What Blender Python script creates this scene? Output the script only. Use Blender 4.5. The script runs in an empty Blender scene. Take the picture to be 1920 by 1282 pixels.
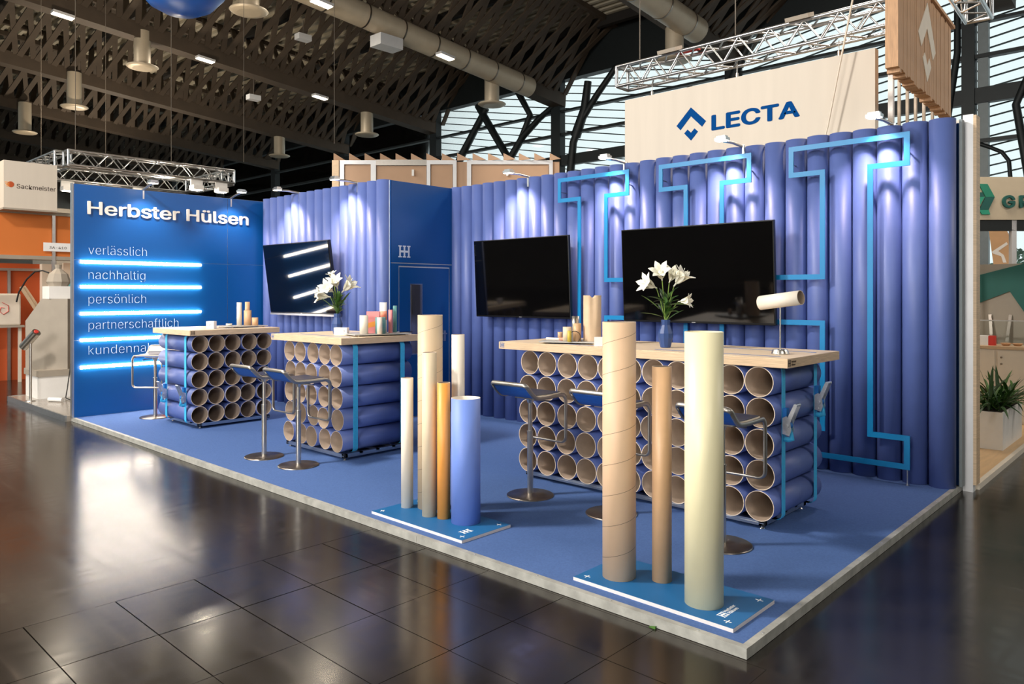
import bpy, bmesh, math, random
from mathutils import Matrix, Vector
random.seed(7)
SC = bpy.context.scene
COL = SC.collection
PI = math.pi

# ------------------------------------------------------------------ camera
cam_d = bpy.data.cameras.new('camera')
cam = bpy.data.objects.new('camera', cam_d); COL.objects.link(cam)
cam.location = (1.507, -3.140, 1.627)
cam.rotation_euler = (PI/2, 0, 0.7515)
cam_d.sensor_fit = 'HORIZONTAL'; cam_d.sensor_width = 36.0
cam_d.lens = 26.32
cam_d.shift_y = -0.0471
cam_d.clip_end = 400
SC.camera = cam

# ------------------------------------------------------------------ world
world = bpy.data.worlds.new('sky'); SC.world = world; world.use_nodes = True
bgn = world.node_tree.nodes['Background']
bgn.inputs['Color'].default_value = (0.86, 0.95, 0.96, 1)
bgn.inputs['Strength'].default_value = 1.2

# ------------------------------------------------------------------ view
SC.view_settings.view_transform = 'Standard'
SC.view_settings.look = 'None'
SC.view_settings.gamma = 1.0
SC.view_settings.use_curve_mapping = False
SC.view_settings.exposure = -0.12

# ------------------------------------------------------------------ inferred overhead key light first; the other area lights are unseen, added fill
def area(name, loc, target, size, power, color=(1, .93, .84), spread=PI):
    d = bpy.data.lights.new(name, 'AREA'); d.shape = 'SQUARE'; d.size = size
    d.energy = power; d.color = color; d.spread = spread
    o = bpy.data.objects.new(name, d); COL.objects.link(o); o.location = loc
    o.rotation_euler = (Vector(target) - Vector(loc)).to_track_quat('-Z', 'Y').to_euler()
    return o
area('key_fill_light', (-6.2, -4.2, 7.2), (-3.5, 1.0, 0.5), 0.9, 900, (1, .93, .85))
area('key_fill_light', (-1.0, -10.5, 3.6), (-2.0, 1.2, 0.5), 4.0, 900, (1, .94, .87))  # low frontal fill added behind the camera to even out the tube fronts
area('key_fill_light', (-8.5, -10.0, 6.5), (-6.0, 1.2, 0.8), 4.0, 560, (1, .94, .87))  # added soft fill from the front left, no lamp known there
area('key_fill_light', (-13.5, -3.5, 8.5), (-13.5, 1.0, 0), 2.5, 520, (1, .84, .66))
area('key_fill_light', (-1.5, 7.5, 7.0), (-1.5, 7.5, 0), 2.0, 260, (1, .88, .74))
area('key_fill_light', (7.5, -4.0, 6.5), (-4.5, 2.6, 1.6), 2.5, 230, (1, .93, .86))  # added right-hand fill for the cabin side and door
area('key_fill_light', (7.0, 8.0, 7.0), (-1.0, 6.5, 4.0), 2.0, 260, (1, .9, .8))  # added light to brighten the face of the slat sign
def fill_uplight(loc, target, power, size=.25, angle=2.4, color=(1, .84, .64)):  # unseen spots added to brighten the roof from below
    d = bpy.data.lights.new('fill_uplight', 'SPOT'); d.energy = power; d.color = color; d.spot_size = angle; d.spot_blend = .6; d.shadow_soft_size = size
    o = bpy.data.objects.new('fill_uplight', d); COL.objects.link(o); o.location = loc
    o.rotation_euler = (Vector(target) - Vector(loc)).to_track_quat('-Z', 'Y').to_euler()
fill_uplight((-17.0, 2.6, 4.9), (-20, 4, 12), 1150)
fill_uplight((-27.0, 6.0, 5.0), (-28, 7, 12), 1150)
fill_uplight((-36.0, 9.0, 5.0), (-34, 8, 12), 1150)
fill_uplight((-10.0, -5.0, 5.0), (-13, 6, 12), 260)

# ------------------------------------------------------------------ materials
def lin(c):
    c = c/255.0
    return c/12.92 if c <= 0.04045 else ((c+0.055)/1.055)**2.4
def rgb(r, g, b): return (lin(r), lin(g), lin(b), 1)
MATS = {}
def mat(name, col, rough=.5, metal=0.0, var=.06, scale=8.0, bump=0.0, bscale=60.0, spec=.5, emit=None, estr=0, coat=0, stretch=None):
    m = bpy.data.materials.new(name); m.use_nodes = True
    nt = m.node_tree; p = nt.nodes['Principled BSDF']
    p.inputs['Roughness'].default_value = rough
    p.inputs['Metallic'].default_value = metal
    p.inputs['Specular IOR Level'].default_value = spec
    p.inputs['Coat Weight'].default_value = coat
    tc = nt.nodes.new('ShaderNodeTexCoord')
    src = tc.outputs['Object']
    if stretch:
        mp = nt.nodes.new('ShaderNodeMapping'); mp.inputs['Scale'].default_value = stretch
        nt.links.new(src, mp.inputs['Vector']); src = mp.outputs['Vector']
    c = rgb(*col)
    if var > 0:
        n = nt.nodes.new('ShaderNodeTexNoise'); n.inputs['Scale'].default_value = scale; n.inputs['Detail'].default_value = 4
        r = nt.nodes.new('ShaderNodeValToRGB')
        r.color_ramp.elements[0].position = .3; r.color_ramp.elements[1].position = .7
        r.color_ramp.elements[0].color = (c[0]*(1-var), c[1]*(1-var), c[2]*(1-var), 1)
        r.color_ramp.elements[1].color = (min(1, c[0]*(1+var)), min(1, c[1]*(1+var)), min(1, c[2]*(1+var)), 1)
        nt.links.new(src, n.inputs['Vector']); nt.links.new(n.outputs['Fac'], r.inputs['Fac'])
        nt.links.new(r.outputs['Color'], p.inputs['Base Color'])
    else:
        p.inputs['Base Color'].default_value = c
    if bump > 0:
        n2 = nt.nodes.new('ShaderNodeTexNoise'); n2.inputs['Scale'].default_value = bscale
        b = nt.nodes.new('ShaderNodeBump'); b.inputs['Strength'].default_value = bump; b.inputs['Distance'].default_value = .01
        nt.links.new(src, n2.inputs['Vector']); nt.links.new(n2.outputs['Fac'], b.inputs['Height']); nt.links.new(b.outputs['Normal'], p.inputs['Normal'])
    if emit:
        p.inputs['Emission Color'].default_value = rgb(*emit); p.inputs['Emission Strength'].default_value = estr
    MATS[name] = m
    return m

mat('tube_blue', (84, 102, 162), .48, var=.05, scale=5, spec=.5)
mat('tube_inner', (150, 131, 114), .8, var=.08, scale=14)
mat('tube_edge', (226, 208, 186), .8, var=.03)
mat('panel_blue', (10, 82, 152), .33, var=.02, scale=2)
mat('alu', (196, 198, 200), .32, 1.0, var=.05, scale=20)
mat('alu_white', (224, 224, 226), .45, .2, var=.03)
mat('steel', (214, 210, 204), .3, 1.0, var=.05, scale=30)
mat('steel_dark', (150, 142, 134), .3, 1.0, var=.06, scale=30)
mat('frame_steel', (170, 166, 160), .38, .9, var=.05)
mat('zinc', (205, 208, 212), .3, .7, var=.12, scale=40)
mat('carpet', (80, 108, 162), .95, var=.10, scale=90, bump=.35, bscale=420, spec=.15)
mat('edge_board', (168, 168, 162), .55, .15, var=.22, scale=11, bump=.1)
mat('strip_cyan', (10, 124, 182), .35, var=.03)
mat('strap', (60, 176, 226), .6, var=.08, scale=60)
mat('strap_dark', (14, 110, 190), .6, var=.06)
mat('wood_top', (232, 208, 176), .45, var=.12, scale=3, stretch=(3, 30, 30))
mat('wood_edge', (214, 186, 152), .55, var=.16, scale=3, stretch=(3, 3, 60))
mat('tv_frame', (12, 12, 14), .3, var=0)
mat('tv_screen', (4, 4, 5), .06, var=0, spec=.55)
mat('tv_silver', (190, 190, 192), .35, .7, var=.02)
mat('letter_white', (244, 236, 224), .5, var=.02)
mat('letter_pale', (222, 232, 246), .5, var=.02)
mat('letter_thin', (182, 206, 240), .5, var=.02)
mat('letter_blue', (0, 70, 138), .85, var=.02, spec=.1)
mat('ink_blue', (48, 96, 158), .6, var=.02)
mat('board_blue', (26, 100, 156), .5, var=.05, scale=6)
mat('board_edge', (226, 218, 214), .6, var=.05)
mat('cream', (240, 232, 192), .4, var=.03, scale=6)
mat('tan', (212, 172, 132), .42, var=.05, scale=8)
mat('kraft', (206, 178, 146), .6, var=.07, scale=12)
mat('off_white', (238, 228, 212), .5, var=.03)
mat('beige', (222, 204, 174), .5, var=.04)
mat('orange', (246, 166, 78), .45, var=.04)
mat('sky_blue', (116, 146, 224), .5, var=.03)
mat('white', (240, 238, 234), .5, var=.03)
mat('paper', (245, 245, 245), .7, var=.02)
mat('vase', (44, 72, 128), .45, var=.05)
mat('petal', (248, 246, 230), .5, var=.04, scale=30)
mat('leaf', (70, 112, 44), .5, var=.25, scale=25)
mat('leaf_dark', (44, 78, 34), .45, var=.3, scale=18)
mat('stem', (122, 150, 62), .5, var=.15)
mat('stool_seat', (228, 216, 198), .4, var=.06)
mat('seat_pad', (52, 56, 74), .35, var=.06)
mat('stool_pad', (26, 84, 170), .6, var=.08, scale=40)
mat('black', (18, 18, 18), .5, var=.05)
mat('glass_dark', (30, 34, 42), .08, var=0)
mat('mirror_pane', (150, 145, 142), .06, .8, var=0)
mat('sign_tan', (206, 190, 164), .6, var=.03)
mat('pink', (238, 150, 150), .55, var=.05)
mat('teal', (96, 150, 150), .55, var=.05)
mat('olive', (196, 178, 70), .5, var=.05)
mat('salmon', (242, 160, 130), .55, var=.05)
mat('grey_board', (178, 176, 172), .5, var=.05)
mat('sign_white', (214, 204, 190), .6, var=.03, scale=1.2, stretch=(6, 6, .4))
mat('slat_wood', (196, 154, 116), .6, var=.16, scale=3, stretch=(20, 20, 2))
mat('ceil_dark', (74, 62, 50), .7, var=.15, scale=2)
mat('ceil_black', (34, 30, 27), .7, var=.15, scale=2)
mat('deck', (176, 168, 150), .6, var=.12, scale=1.5)
mat('duct', (190, 176, 154), .45, .2, var=.06, scale=3)
mat('hall_wall', (150, 142, 132), .8, var=.1, scale=.5)
mat('steel_frame', (30, 36, 38), .5, .2, var=.08)
mat('frame_grey', (120, 128, 130), .5, .3, var=.05)
mat('louvre', (44, 52, 54), .6, var=.05)
mat('orange_wall', (214, 120, 52), .7, var=.05, scale=1.5)
mat('orange_deep', (188, 82, 34), .6, var=.06, scale=1.5)
mat('warm_white', (232, 222, 206), .6, var=.03)
mat('grey_stand', (164, 154, 140), .6, var=.04)
mat('grey_floor', (150, 142, 132), .18, var=.06)
mat('wood_floor', (222, 186, 140), .45, var=.12, scale=2, stretch=(10, 1, 1))
mat('wood_panel', (190, 154, 124), .6, var=.06, scale=1.5)
mat('green_dark', (14, 92, 84), .5, var=.04)
mat('green', (24, 136, 108), .5, var=.05)
mat('green_light', (40, 158, 126), .5, var=.05)
mat('red', (214, 60, 52), .5, var=.04)
mat('cyan_card', (110, 200, 204), .6, var=.05)
mat('dark_text', (66, 52, 44), .6, var=.02)
mat('soil', (40, 30, 22), .9, var=.2)
mat('led', (255, 250, 240), .4, var=0, emit=(255, 238, 212), estr=38.0)
mat('lamp_glow', (255, 250, 240), .4, var=0, emit=(255, 240, 214), estr=34.0)
mat('lamp_star', (255, 250, 240), .4, var=0, emit=(255, 240, 210), estr=60.0)
mat('ceil_lamp', (255, 250, 240), .4, var=0, emit=(255, 238, 206), estr=7.0)
mat('balloon', (34, 92, 170), .35, var=.04)
mat('tree_leaf', (84, 110, 92), .8, var=.3, scale=2)
mat('cable', (96, 88, 78), .6, var=.05)

def glass_mat():
    m = bpy.data.materials.new('window_glass'); m.use_nodes = True
    nt = m.node_tree; nt.nodes.clear()
    o = nt.nodes.new('ShaderNodeOutputMaterial'); mx = nt.nodes.new('ShaderNodeMixShader')
    t = nt.nodes.new('ShaderNodeBsdfTransparent'); g = nt.nodes.new('ShaderNodeBsdfGlossy'); g.inputs['Roughness'].default_value = .02
    f = nt.nodes.new('ShaderNodeFresnel'); f.inputs['IOR'].default_value = 1.3
    tc = nt.nodes.new('ShaderNodeTexCoord'); n = nt.nodes.new('ShaderNodeTexNoise'); n.inputs['Scale'].default_value = .4
    r = nt.nodes.new('ShaderNodeValToRGB'); r.color_ramp.elements[0].color = (.93, .97, .97, 1); r.color_ramp.elements[1].color = (.98, 1, 1, 1)
    nt.links.new(tc.outputs['Object'], n.inputs['Vector']); nt.links.new(n.outputs['Fac'], r.inputs['Fac']); nt.links.new(r.outputs['Color'], t.inputs['Color'])
    nt.links.new(f.outputs['Fac'], mx.inputs['Fac']); nt.links.new(t.outputs[0], mx.inputs[1]); nt.links.new(g.outputs[0], mx.inputs[2]); nt.links.new(mx.outputs[0], o.inputs[0])
    MATS['glass'] = m
glass_mat()

def floor_mat():
    m = bpy.data.materials.new('dark_asphalt'); m.use_nodes = True
    nt = m.node_tree; p = nt.nodes['Principled BSDF']
    tc = nt.nodes.new('ShaderNodeTexCoord')
    def noise(scale, st=(1, 1, 1), det=6, rot=0):
        mp = nt.nodes.new('ShaderNodeMapping'); mp.inputs['Scale'].default_value = st; mp.inputs['Rotation'].default_value = (0, 0, rot)
        n = nt.nodes.new('ShaderNodeTexNoise'); n.inputs['Scale'].default_value = scale; n.inputs['Detail'].default_value = det
        nt.links.new(tc.outputs['Object'], mp.inputs[0]); nt.links.new(mp.outputs[0], n.inputs['Vector']); return n.outputs['Fac']
    a = noise(1.3); b = noise(14, (1, .12, 1), 5, .5); c = noise(11, (.1, 1, 1), 5, -.25)
    r = nt.nodes.new('ShaderNodeValToRGB'); r.color_ramp.elements[0].position = .3; r.color_ramp.elements[1].position = .75
    r.color_ramp.elements[0].color = rgb(24, 21, 19); r.color_ramp.elements[1].color = rgb(40, 35, 30)
    nt.links.new(a, r.inputs['Fac'])
    mx = nt.nodes.new('ShaderNodeMath'); mx.operation = 'MAXIMUM'; nt.links.new(b, mx.inputs[0]); nt.links.new(c, mx.inputs[1])
    rs = nt.nodes.new('ShaderNodeValToRGB'); rs.color_ramp.elements[0].position = .66; rs.color_ramp.elements[1].position = .8
    rs.color_ramp.elements[0].color = (0, 0, 0, 1); rs.color_ramp.elements[1].color = (.35, .35, .35, 1)
    nt.links.new(mx.outputs[0], rs.inputs['Fac'])
    mc = nt.nodes.new('ShaderNodeMixRGB'); mc.inputs[2].default_value = rgb(92, 80, 70)
    nt.links.new(rs.outputs[0], mc.inputs[0]); nt.links.new(r.outputs[0], mc.inputs[1]); nt.links.new(mc.outputs[0], p.inputs['Base Color'])
    rr = nt.nodes.new('ShaderNodeMapRange'); rr.inputs[1].default_value = .3; rr.inputs[2].default_value = .8; rr.inputs[3].default_value = .13; rr.inputs[4].default_value = .24
    nt.links.new(mx.outputs[0], rr.inputs[0]); nt.links.new(rr.outputs[0], p.inputs['Roughness'])
    p.inputs['Specular IOR Level'].default_value = .55
    p.inputs['Specular Tint'].default_value = (1, .88, .72, 1)
    bm_ = nt.nodes.new('ShaderNodeBump'); bm_.inputs['Strength'].default_value = .025; bm_.inputs['Distance'].default_value = .01
    nt.links.new(mx.outputs[0], bm_.inputs['Height']); nt.links.new(bm_.outputs[0], p.inputs['Normal'])
    MATS['floor'] = m
floor_mat()

def spiral_mat(name, col, pitch, hand, dark):
    m = bpy.data.materials.new(name); m.use_nodes = True
    nt = m.node_tree; p = nt.nodes['Principled BSDF']; p.inputs['Roughness'].default_value = .5
    tc = nt.nodes.new('ShaderNodeTexCoord'); sx = nt.nodes.new('ShaderNodeSeparateXYZ'); nt.links.new(tc.outputs['Object'], sx.inputs[0])
    def M(op, a, b=None, v=None):
        n = nt.nodes.new('ShaderNodeMath'); n.operation = op
        if hasattr(a, 'name'): nt.links.new(a, n.inputs[0])
        else: n.inputs[0].default_value = a
        if b is not None: nt.links.new(b, n.inputs[1])
        if v is not None: n.inputs[1].default_value = v
        return n.outputs[0]
    at = M('ARCTAN2', sx.outputs['Y'], sx.outputs['X'])
    t = M('MULTIPLY', at, v=hand/(2*PI)); zz = M('DIVIDE', sx.outputs['Z'], v=pitch)
    f = M('FRACT', M('ADD', t, zz)); l = M('LESS_THAN', f, v=.014)
    n = nt.nodes.new('ShaderNodeTexNoise'); n.inputs['Scale'].default_value = 10
    nt.links.new(tc.outputs['Object'], n.inputs['Vector'])
    c = rgb(*col)
    r = nt.nodes.new('ShaderNodeValToRGB'); r.color_ramp.elements[0].color = tuple(v*.93 for v in c[:3])+(1,); r.color_ramp.elements[1].color = tuple(min(1, v*1.07) for v in c[:3])+(1,)
    nt.links.new(n.outputs['Fac'], r.inputs['Fac'])
    mx = nt.nodes.new('ShaderNodeMixRGB'); mx.inputs[2].default_value = rgb(*dark)
    nt.links.new(l, mx.inputs[0]); nt.links.new(r.outputs[0], mx.inputs[1]); nt.links.new(mx.outputs[0], p.inputs['Base Color'])
    MATS[name] = m
spiral_mat('spiral_brown', (226, 192, 158), .167, -1, (120, 96, 78))
spiral_mat('spiral_kraft', (208, 184, 152), .165, -1, (120, 104, 88))

# ------------------------------------------------------------------ mesh helpers
class MB:
    def __init__(s): s.v = []; s.f = []; s.m = []; s.sm = []
    def add(s, vs, fs, mi=0, smooth=False, T=None):
        o = len(s.v)
        if T is not None: vs = [T @ Vector(v) for v in vs]
        s.v += [tuple(v) for v in vs]
        for f in fs: s.f.append([i+o for i in f]); s.m.append(mi); s.sm.append(smooth)
        return s
    def box(s, x0, x1, y0, y1, z0, z1, mi=0, T=None):
        vs = [(x, y, z) for z in (z0, z1) for y in (y0, y1) for x in (x0, x1)]
        return s.add(vs, [(0, 2, 3, 1), (4, 5, 7, 6), (0, 1, 5, 4), (2, 6, 7, 3), (0, 4, 6, 2), (1, 3, 7, 5)], mi, False, T)
    def bar(s, p0, p1, w, h, up=(0, 0, 1), mi=0):
        p0 = Vector(p0); p1 = Vector(p1); t = (p1-p0).normalized(); u = Vector(up)
        a = t.cross(u)
        if a.length < 1e-5: a = t.cross(Vector((1, 0, 0)))
        a.normalize(); b = a.cross(t).normalized()
        vs = [p+a*(i*w/2)+b*(j*h/2) for p in (p0, p1) for (i, j) in ((-1, -1), (1, -1), (1, 1), (-1, 1))]
        return s.add(vs, [(3, 2, 1, 0), (4, 5, 6, 7), (0, 1, 5, 4), (1, 2, 6, 5), (2, 3, 7, 6), (3, 0, 4, 7)], mi)
    def cyl(s, p0, p1, r0, r1=None, n=16, mi=0, caps=True):
        r1 = r0 if r1 is None else r1
        p0 = Vector(p0); p1 = Vector(p1); t = (p1-p0).normalized()
        a = t.orthogonal().normalized(); b = t.cross(a)
        vs = []
        for p, r in ((p0, r0), (p1, r1)):
            vs += [p+(a*math.cos(2*PI*k/n)+b*math.sin(2*PI*k/n))*r for k in range(n)]
        s.add(vs, [(k, (k+1) % n, n+(k+1) % n, n+k) for k in range(n)], mi, True)
        if caps:
            s.add(vs, [tuple(reversed(range(n))), tuple(range(n, 2*n))], mi)
        return s
    def pipe(s, p0, p1, ro, ri, n=28, mi=(0, 1, 2)):
        p0 = Vector(p0); p1 = Vector(p1); t = (p1-p0).normalized()
        a = t.orthogonal().normalized(); b = t.cross(a); vs = []
        for p, r in ((p0, ro), (p1, ro), (p1, ri), (p0, ri)):
            vs += [p+(a*math.cos(2*PI*k/n)+b*math.sin(2*PI*k/n))*r for k in range(n)]
        for q in range(4):
            fs = [(q*n+k, q*n+(k+1) % n, ((q+1) % 4)*n+(k+1) % n, ((q+1) % 4)*n+k) for k in range(n)]
            s.add([], [], 0)
            o = len(s.v) if q == 0 else o
            if q == 0: s.v += [tuple(v) for v in vs]
            for f in fs: s.f.append([i+o for i in f]); s.m.append(mi[0] if q == 0 else mi[1] if q == 2 else mi[2]); s.sm.append(q in (0, 2))
        return s
    def lathe(s, prof, n=24, mi=0, T=None, smooth=True):
        vs = []
        for r, z in prof: vs += [(r*math.cos(2*PI*k/n), r*math.sin(2*PI*k/n), z) for k in range(n)]
        fs = [(q*n+k, q*n+(k+1) % n, (q+1)*n+(k+1) % n, (q+1)*n+k) for q in range(len(prof)-1) for k in range(n)]
        s.add(vs, fs, mi, smooth, T)
        s.add([v for v in vs[:n]], [tuple(reversed(range(n)))], mi, False, T)
        s.add([v for v in vs[-n:]], [tuple(range(n))], mi, False, T)
        return s
    def sweep(s, path, rx, ry=None, n=8, closed=False, mi=0, up=(0, 0, 1), taper=None):
        ry = rx if ry is None else ry
        P = [Vector(p) for p in path]; N = len(P); vs = []
        prev = None
        for i in range(N):
            if closed: t = P[(i+1) % N]-P[i-1]
            else: t = P[min(i+1, N-1)]-P[max(i-1, 0)]
            t.normalize()
            if prev is None:
                a = t.cross(Vector(up))
                if a.length < 1e-4: a = t.orthogonal()
            else: a = prev-t*prev.dot(t)
            a.normalize(); prev = a; b = a.cross(t)
            k_ = 1 if taper is None else taper[i]
            vs += [P[i]+a*math.cos(2*PI*k/n)*rx*k_+b*math.sin(2*PI*k/n)*ry*k_ for k in range(n)]
        R = N if closed else N-1
        fs = [(i*n+k, i*n+(k+1) % n, ((i+1) % N)*n+(k+1) % n, ((i+1) % N)*n+k) for i in range(R) for k in range(n)]
        s.add(vs, fs, mi, True)
        if not closed: s.add(vs[:n], [tuple(range(n))], mi); s.add(vs[-n:], [tuple(reversed(range(n)))], mi)
        return s
    def prism(s, poly, z0, z1, T=None, mi=0):
        n = len(poly); vs = [(x, y, z0) for x, y in poly]+[(x, y, z1) for x, y in poly]
        s.add(vs, [tuple(reversed(range(n))), tuple(range(n, 2*n))]+[(k, (k+1) % n, n+(k+1) % n, n+k) for k in range(n)], mi, False, T)
        return s
    def mesh(s, name, mats):
        me = bpy.data.meshes.new(name)
        me.from_pydata(s.v, [], s.f); me.update()
        for m in (mats if isinstance(mats, (list, tuple)) else [mats]): me.materials.append(MATS[m])
        me.polygons.foreach_set('material_index', s.m); me.polygons.foreach_set('use_smooth', s.sm)
        bm = bmesh.new(); bm.from_mesh(me)
        bmesh.ops.recalc_face_normals(bm, faces=bm.faces); bm.to_mesh(me); bm.free()
        return me
    def build(s, name, mats, parent=None, loc=(0, 0, 0), rot=(0, 0, 0), bevel=0):
        return inst(name, s.mesh(name, mats), parent, loc, rot, bevel)
def inst(name, me, parent=None, loc=(0, 0, 0), rot=(0, 0, 0), bevel=0):
    o = bpy.data.objects.new(name, me); COL.objects.link(o)
    o.parent = parent; o.location = loc; o.rotation_euler = rot
    if bevel:
        b = o.modifiers.new('bevel', 'BEVEL'); b.width = bevel; b.segments = 2; b.limit_method = 'ANGLE'
    return o
def tag(o, label, cat, group=None):
    o['label'] = label; o['category'] = cat
    if group: o['group'] = group
    return o
def thing(name, label, cat, loc=(0, 0, 0), rotz=0, group=None):
    o = bpy.data.objects.new(name, None); COL.objects.link(o); o.empty_display_size = .1
    o.location = loc; o.rotation_euler = (0, 0, rotz)
    return tag(o, label, cat, group)
def struct(o, label=None):
    o['kind'] = 'structure'
    if label: o['label'] = label
    return o
def stuff(o):
    o['kind'] = 'stuff'; return o
def frame(origin, u, v):
    u = Vector(u).normalized(); v = Vector(v).normalized(); n = u.cross(v)
    return Matrix(((u.x, v.x, n.x, origin[0]), (u.y, v.y, n.y, origin[1]), (u.z, v.z, n.z, origin[2]), (0, 0, 0, 1)))
try:
    FONT = bpy.data.fonts.load(bpy.utils.system_resource('DATAFILES', path='fonts')+'/Inter.woff2')
except Exception:
    FONT = None
def text(body, name, matname, parent, origin, u, v, width=None, height=None, bold=0.0, depth=.004, cap=None, space=1.0):
    """lettering as a thin solid; origin = lower left of the baseline, u = reading direction, v = up"""
    cu = bpy.data.curves.new(name, 'FONT'); cu.body = body; cu.size = 1; cu.font = FONT or cu.font; cu.offset = min(bold, 0); cu.extrude = .5; cu.space_character = space
    cu.resolution_u = 3
    t = bpy.data.objects.new(name, cu); COL.objects.link(t)
    bpy.context.view_layer.update()
    dg = bpy.context.evaluated_depsgraph_get()
    me = bpy.data.meshes.new_from_object(t.evaluated_get(dg))
    bpy.data.objects.remove(t); bpy.data.curves.remove(cu)
    if bold > 0:
        bm = bmesh.new()
        for k in range(9):
            m2 = me.copy(); a = k*PI/4
            if k < 8: m2.transform(Matrix.Translation((bold*math.cos(a), bold*.8*math.sin(a), .02*(k+1))))
            bm.from_mesh(m2); bpy.data.meshes.remove(m2)
        bm.to_mesh(me); bm.free()
    xs = [q.co.x for q in me.vertices]; ys = [q.co.y for q in me.vertices]
    sx = width/(max(xs)-min(xs)) if width else None
    sy = height/(max(ys)-min(ys)) if height else None
    if cap: sy = cap/0.729
    sx = sx or sy; sy = sy or sx
    T = frame(origin, u, v) @ Matrix.Translation((-min(xs)*sx, 0, depth/2)) @ Matrix.Diagonal((sx, sy, depth, 1))
    me.transform(T); me.name = name
    me.materials.clear(); me.materials.append(MATS[matname])
    return inst(name, me, parent)
def dup(root, loc=None, rotz=None, label=None):
    r = root.copy(); COL.objects.link(r)
    if loc is not None: r.location = loc
    if rotz is not None: r.rotation_euler = (0, 0, rotz)
    if label: r['label'] = label
    for ch in root.children:
        c = ch.copy(); COL.objects.link(c); c.parent = r
        for g in ch.children:
            d = g.copy(); COL.objects.link(d); d.parent = c
    return r
def arc(c, r, a0, a1, n, f):
    return [f(c[0]+r*math.cos(a0+(a1-a0)*k/n), c[1]+r*math.sin(a0+(a1-a0)*k/n)) for k in range(n+1)]

def hh_poly(W=3.735, H=2.78):
    """the double-H ligature, outer outline, normalised to W x H with origin at lower left"""
    A = [(-4.035, -3.745, -3.33, -3.05), (-2.68, -2.39, -1.95, -1.67), (-1.31, -1.03, -.585, -.30)]
    b, s0, m0, m1, s1, t = .18, .46, 1.345, 1.80, 2.68, 2.96
    (a1, b1, c1, d1), (a2, b2, c2, d2), (a3, b3, c3, d3) = A
    p = [(a1, b), (d1, b), (d1, s0), (c1, s0), (c1, m0), (b2, m0), (b2, s0), (a2, s0), (a2, b), (d2, b), (d2, s0), (c2, s0), (c2, m0), (b3, m0), (b3, s0), (a3, s0), (a3, b), (d3, b), (d3, s0), (c3, s0), (c3, s1), (d3, s1), (d3, t), (a3, t), (a3, s1), (b3, s1), (b3, m1), (c2, m1), (c2, s1), (d2, s1), (d2, t), (a2, t), (a2, s1), (b2, s1), (b2, m1), (c1, m1), (c1, s1), (d1, s1), (d1, t), (a1, t), (a1, s1), (b1, s1), (b1, s0), (a1, s0)]
    return [((x+4.035)/3.735*W, (z-.18)/2.78*H) for x, z in p]
def inset(poly, d):
    n = len(poly); out = []
    for i in range(n):
        p0 = Vector(poly[i-1]); p1 = Vector(poly[i]); p2 = Vector(poly[(i+1) % n])
        e1 = (p1-p0).normalized(); e2 = (p2-p1).normalized()
        n1 = Vector((-e1.y, e1.x)); n2 = Vector((-e2.y, e2.x))
        out.append(tuple(p1+(n1+n2)*d))
    return out

# ================================================================== SETTING: hall floor
TX = [-2.73+.566*k for k in range(6)]; TY = [0.0-.42*k for k in range(9)]
mb = MB()
x0, x1, y0, y1 = TX[0], TX[-1], TY[-1], -0.02
for (a, b, c, d) in ((-75, x0, -15, 22), (x1, 22, -15, 22), (x0, x1, y1, 22), (x0, x1, -15, y0)):
    mb.box(a, b, c, d, -.2, 0)
mb.box(x0, x1, y0, y1, -.2, -.012)
floor = struct(mb.build('floor', 'floor'), 'dark scuffed glossy hall floor')
for i in range(5):
    for j in range(8):
        g = .003 if (i < 2) else .0018
        ya, yb = TY[j+1], min(TY[j], y1)
        mb = MB().box(TX[i]+g, TX[i+1]-g, ya+g, yb-g, -.012, random.uniform(-.0008, .0004))
        mb.build('floor_tile', 'floor', floor)
# far hall walls
struct(MB().box(-75.3, -75, -15, 22, 0, 16).build('wall_left_hall', 'hall_wall'), 'distant dark hall wall on the left')
struct(MB().box(22, 22.3, -15, 22, 0, 16).build('wall_right_hall', 'hall_wall'), 'dark hall wall on the right')
struct(MB().box(-47, 22, -15.3, -15, 0, 3.6).box(-47, 22, -15.3, -15, 10.4, 16).build('wall_front_hall', 'hall_wall'), 'hall wall behind the viewer')
w2 = struct(MB().box(-47, 22, -15.2, -15.1, 3.6, 3.7).box(-47, 22, -15.2, -15.1, 6.9, 7.05).box(-47, 22, -15.2, -15.1, 10.3, 10.4).build('fill_window', 'steel_frame'), 'glazed band added behind the viewer to let in daylight fill')  # unseen glazing, added so soft daylight fills the stand from the front
for k in range(14):
    MB().box(-47+5*k-.1, -47+5*k+.1, -15.25, -15.05, 3.6, 10.4).build('mullion', 'steel_frame', w2)
    MB().box(-47+5*k+.1, min(22, -47+5*k+4.9), -15.16, -15.14, 3.7, 10.3).build('pane', 'glass', w2)

# ================================================================== ceiling: pitched roof with V-shaped slatted beams
CE_Z, CE_S = 10.6, .0878
ROT = -math.atan(CE_S)
mb = MB(); pit = .32; yy = -16.0; prof = []
while yy < 21:
    prof += [(yy, 2.72), (yy+.14, 2.72), (yy+.17, 2.60), (yy+.29, 2.60)]; yy += pit
vs = [(x, y, z) for (y, z) in prof for x in (-76, 23)]
mb.add(vs, [(2*k, 2*k+1, 2*k+3, 2*k+2) for k in range(len(prof)-1)])
mb.box(-76, 23, -16, 21, 2.8, 2.9)
ceiling = struct(mb.build('ceiling', 'deck', None, (0, 0, CE_Z), (ROT, 0, 0)), 'grey trapezoid sheet roof above dark slatted beams')
BX = [-60.5, -53.2, -45.9, -38.6, -31.6, -24.45, -17.1, -9.75, -2.4, 4.95]
def slat_mesh(side):
    sd = 1 if side > 0 else -1
    m = MB(); m.bar((sd*.27, -.34*abs(side), .42), (sd*2.75, .34*abs(side), 2.6), .075, .2, (0, 1, 0))
    return m.mesh('slat', 'ceil_dark')
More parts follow.
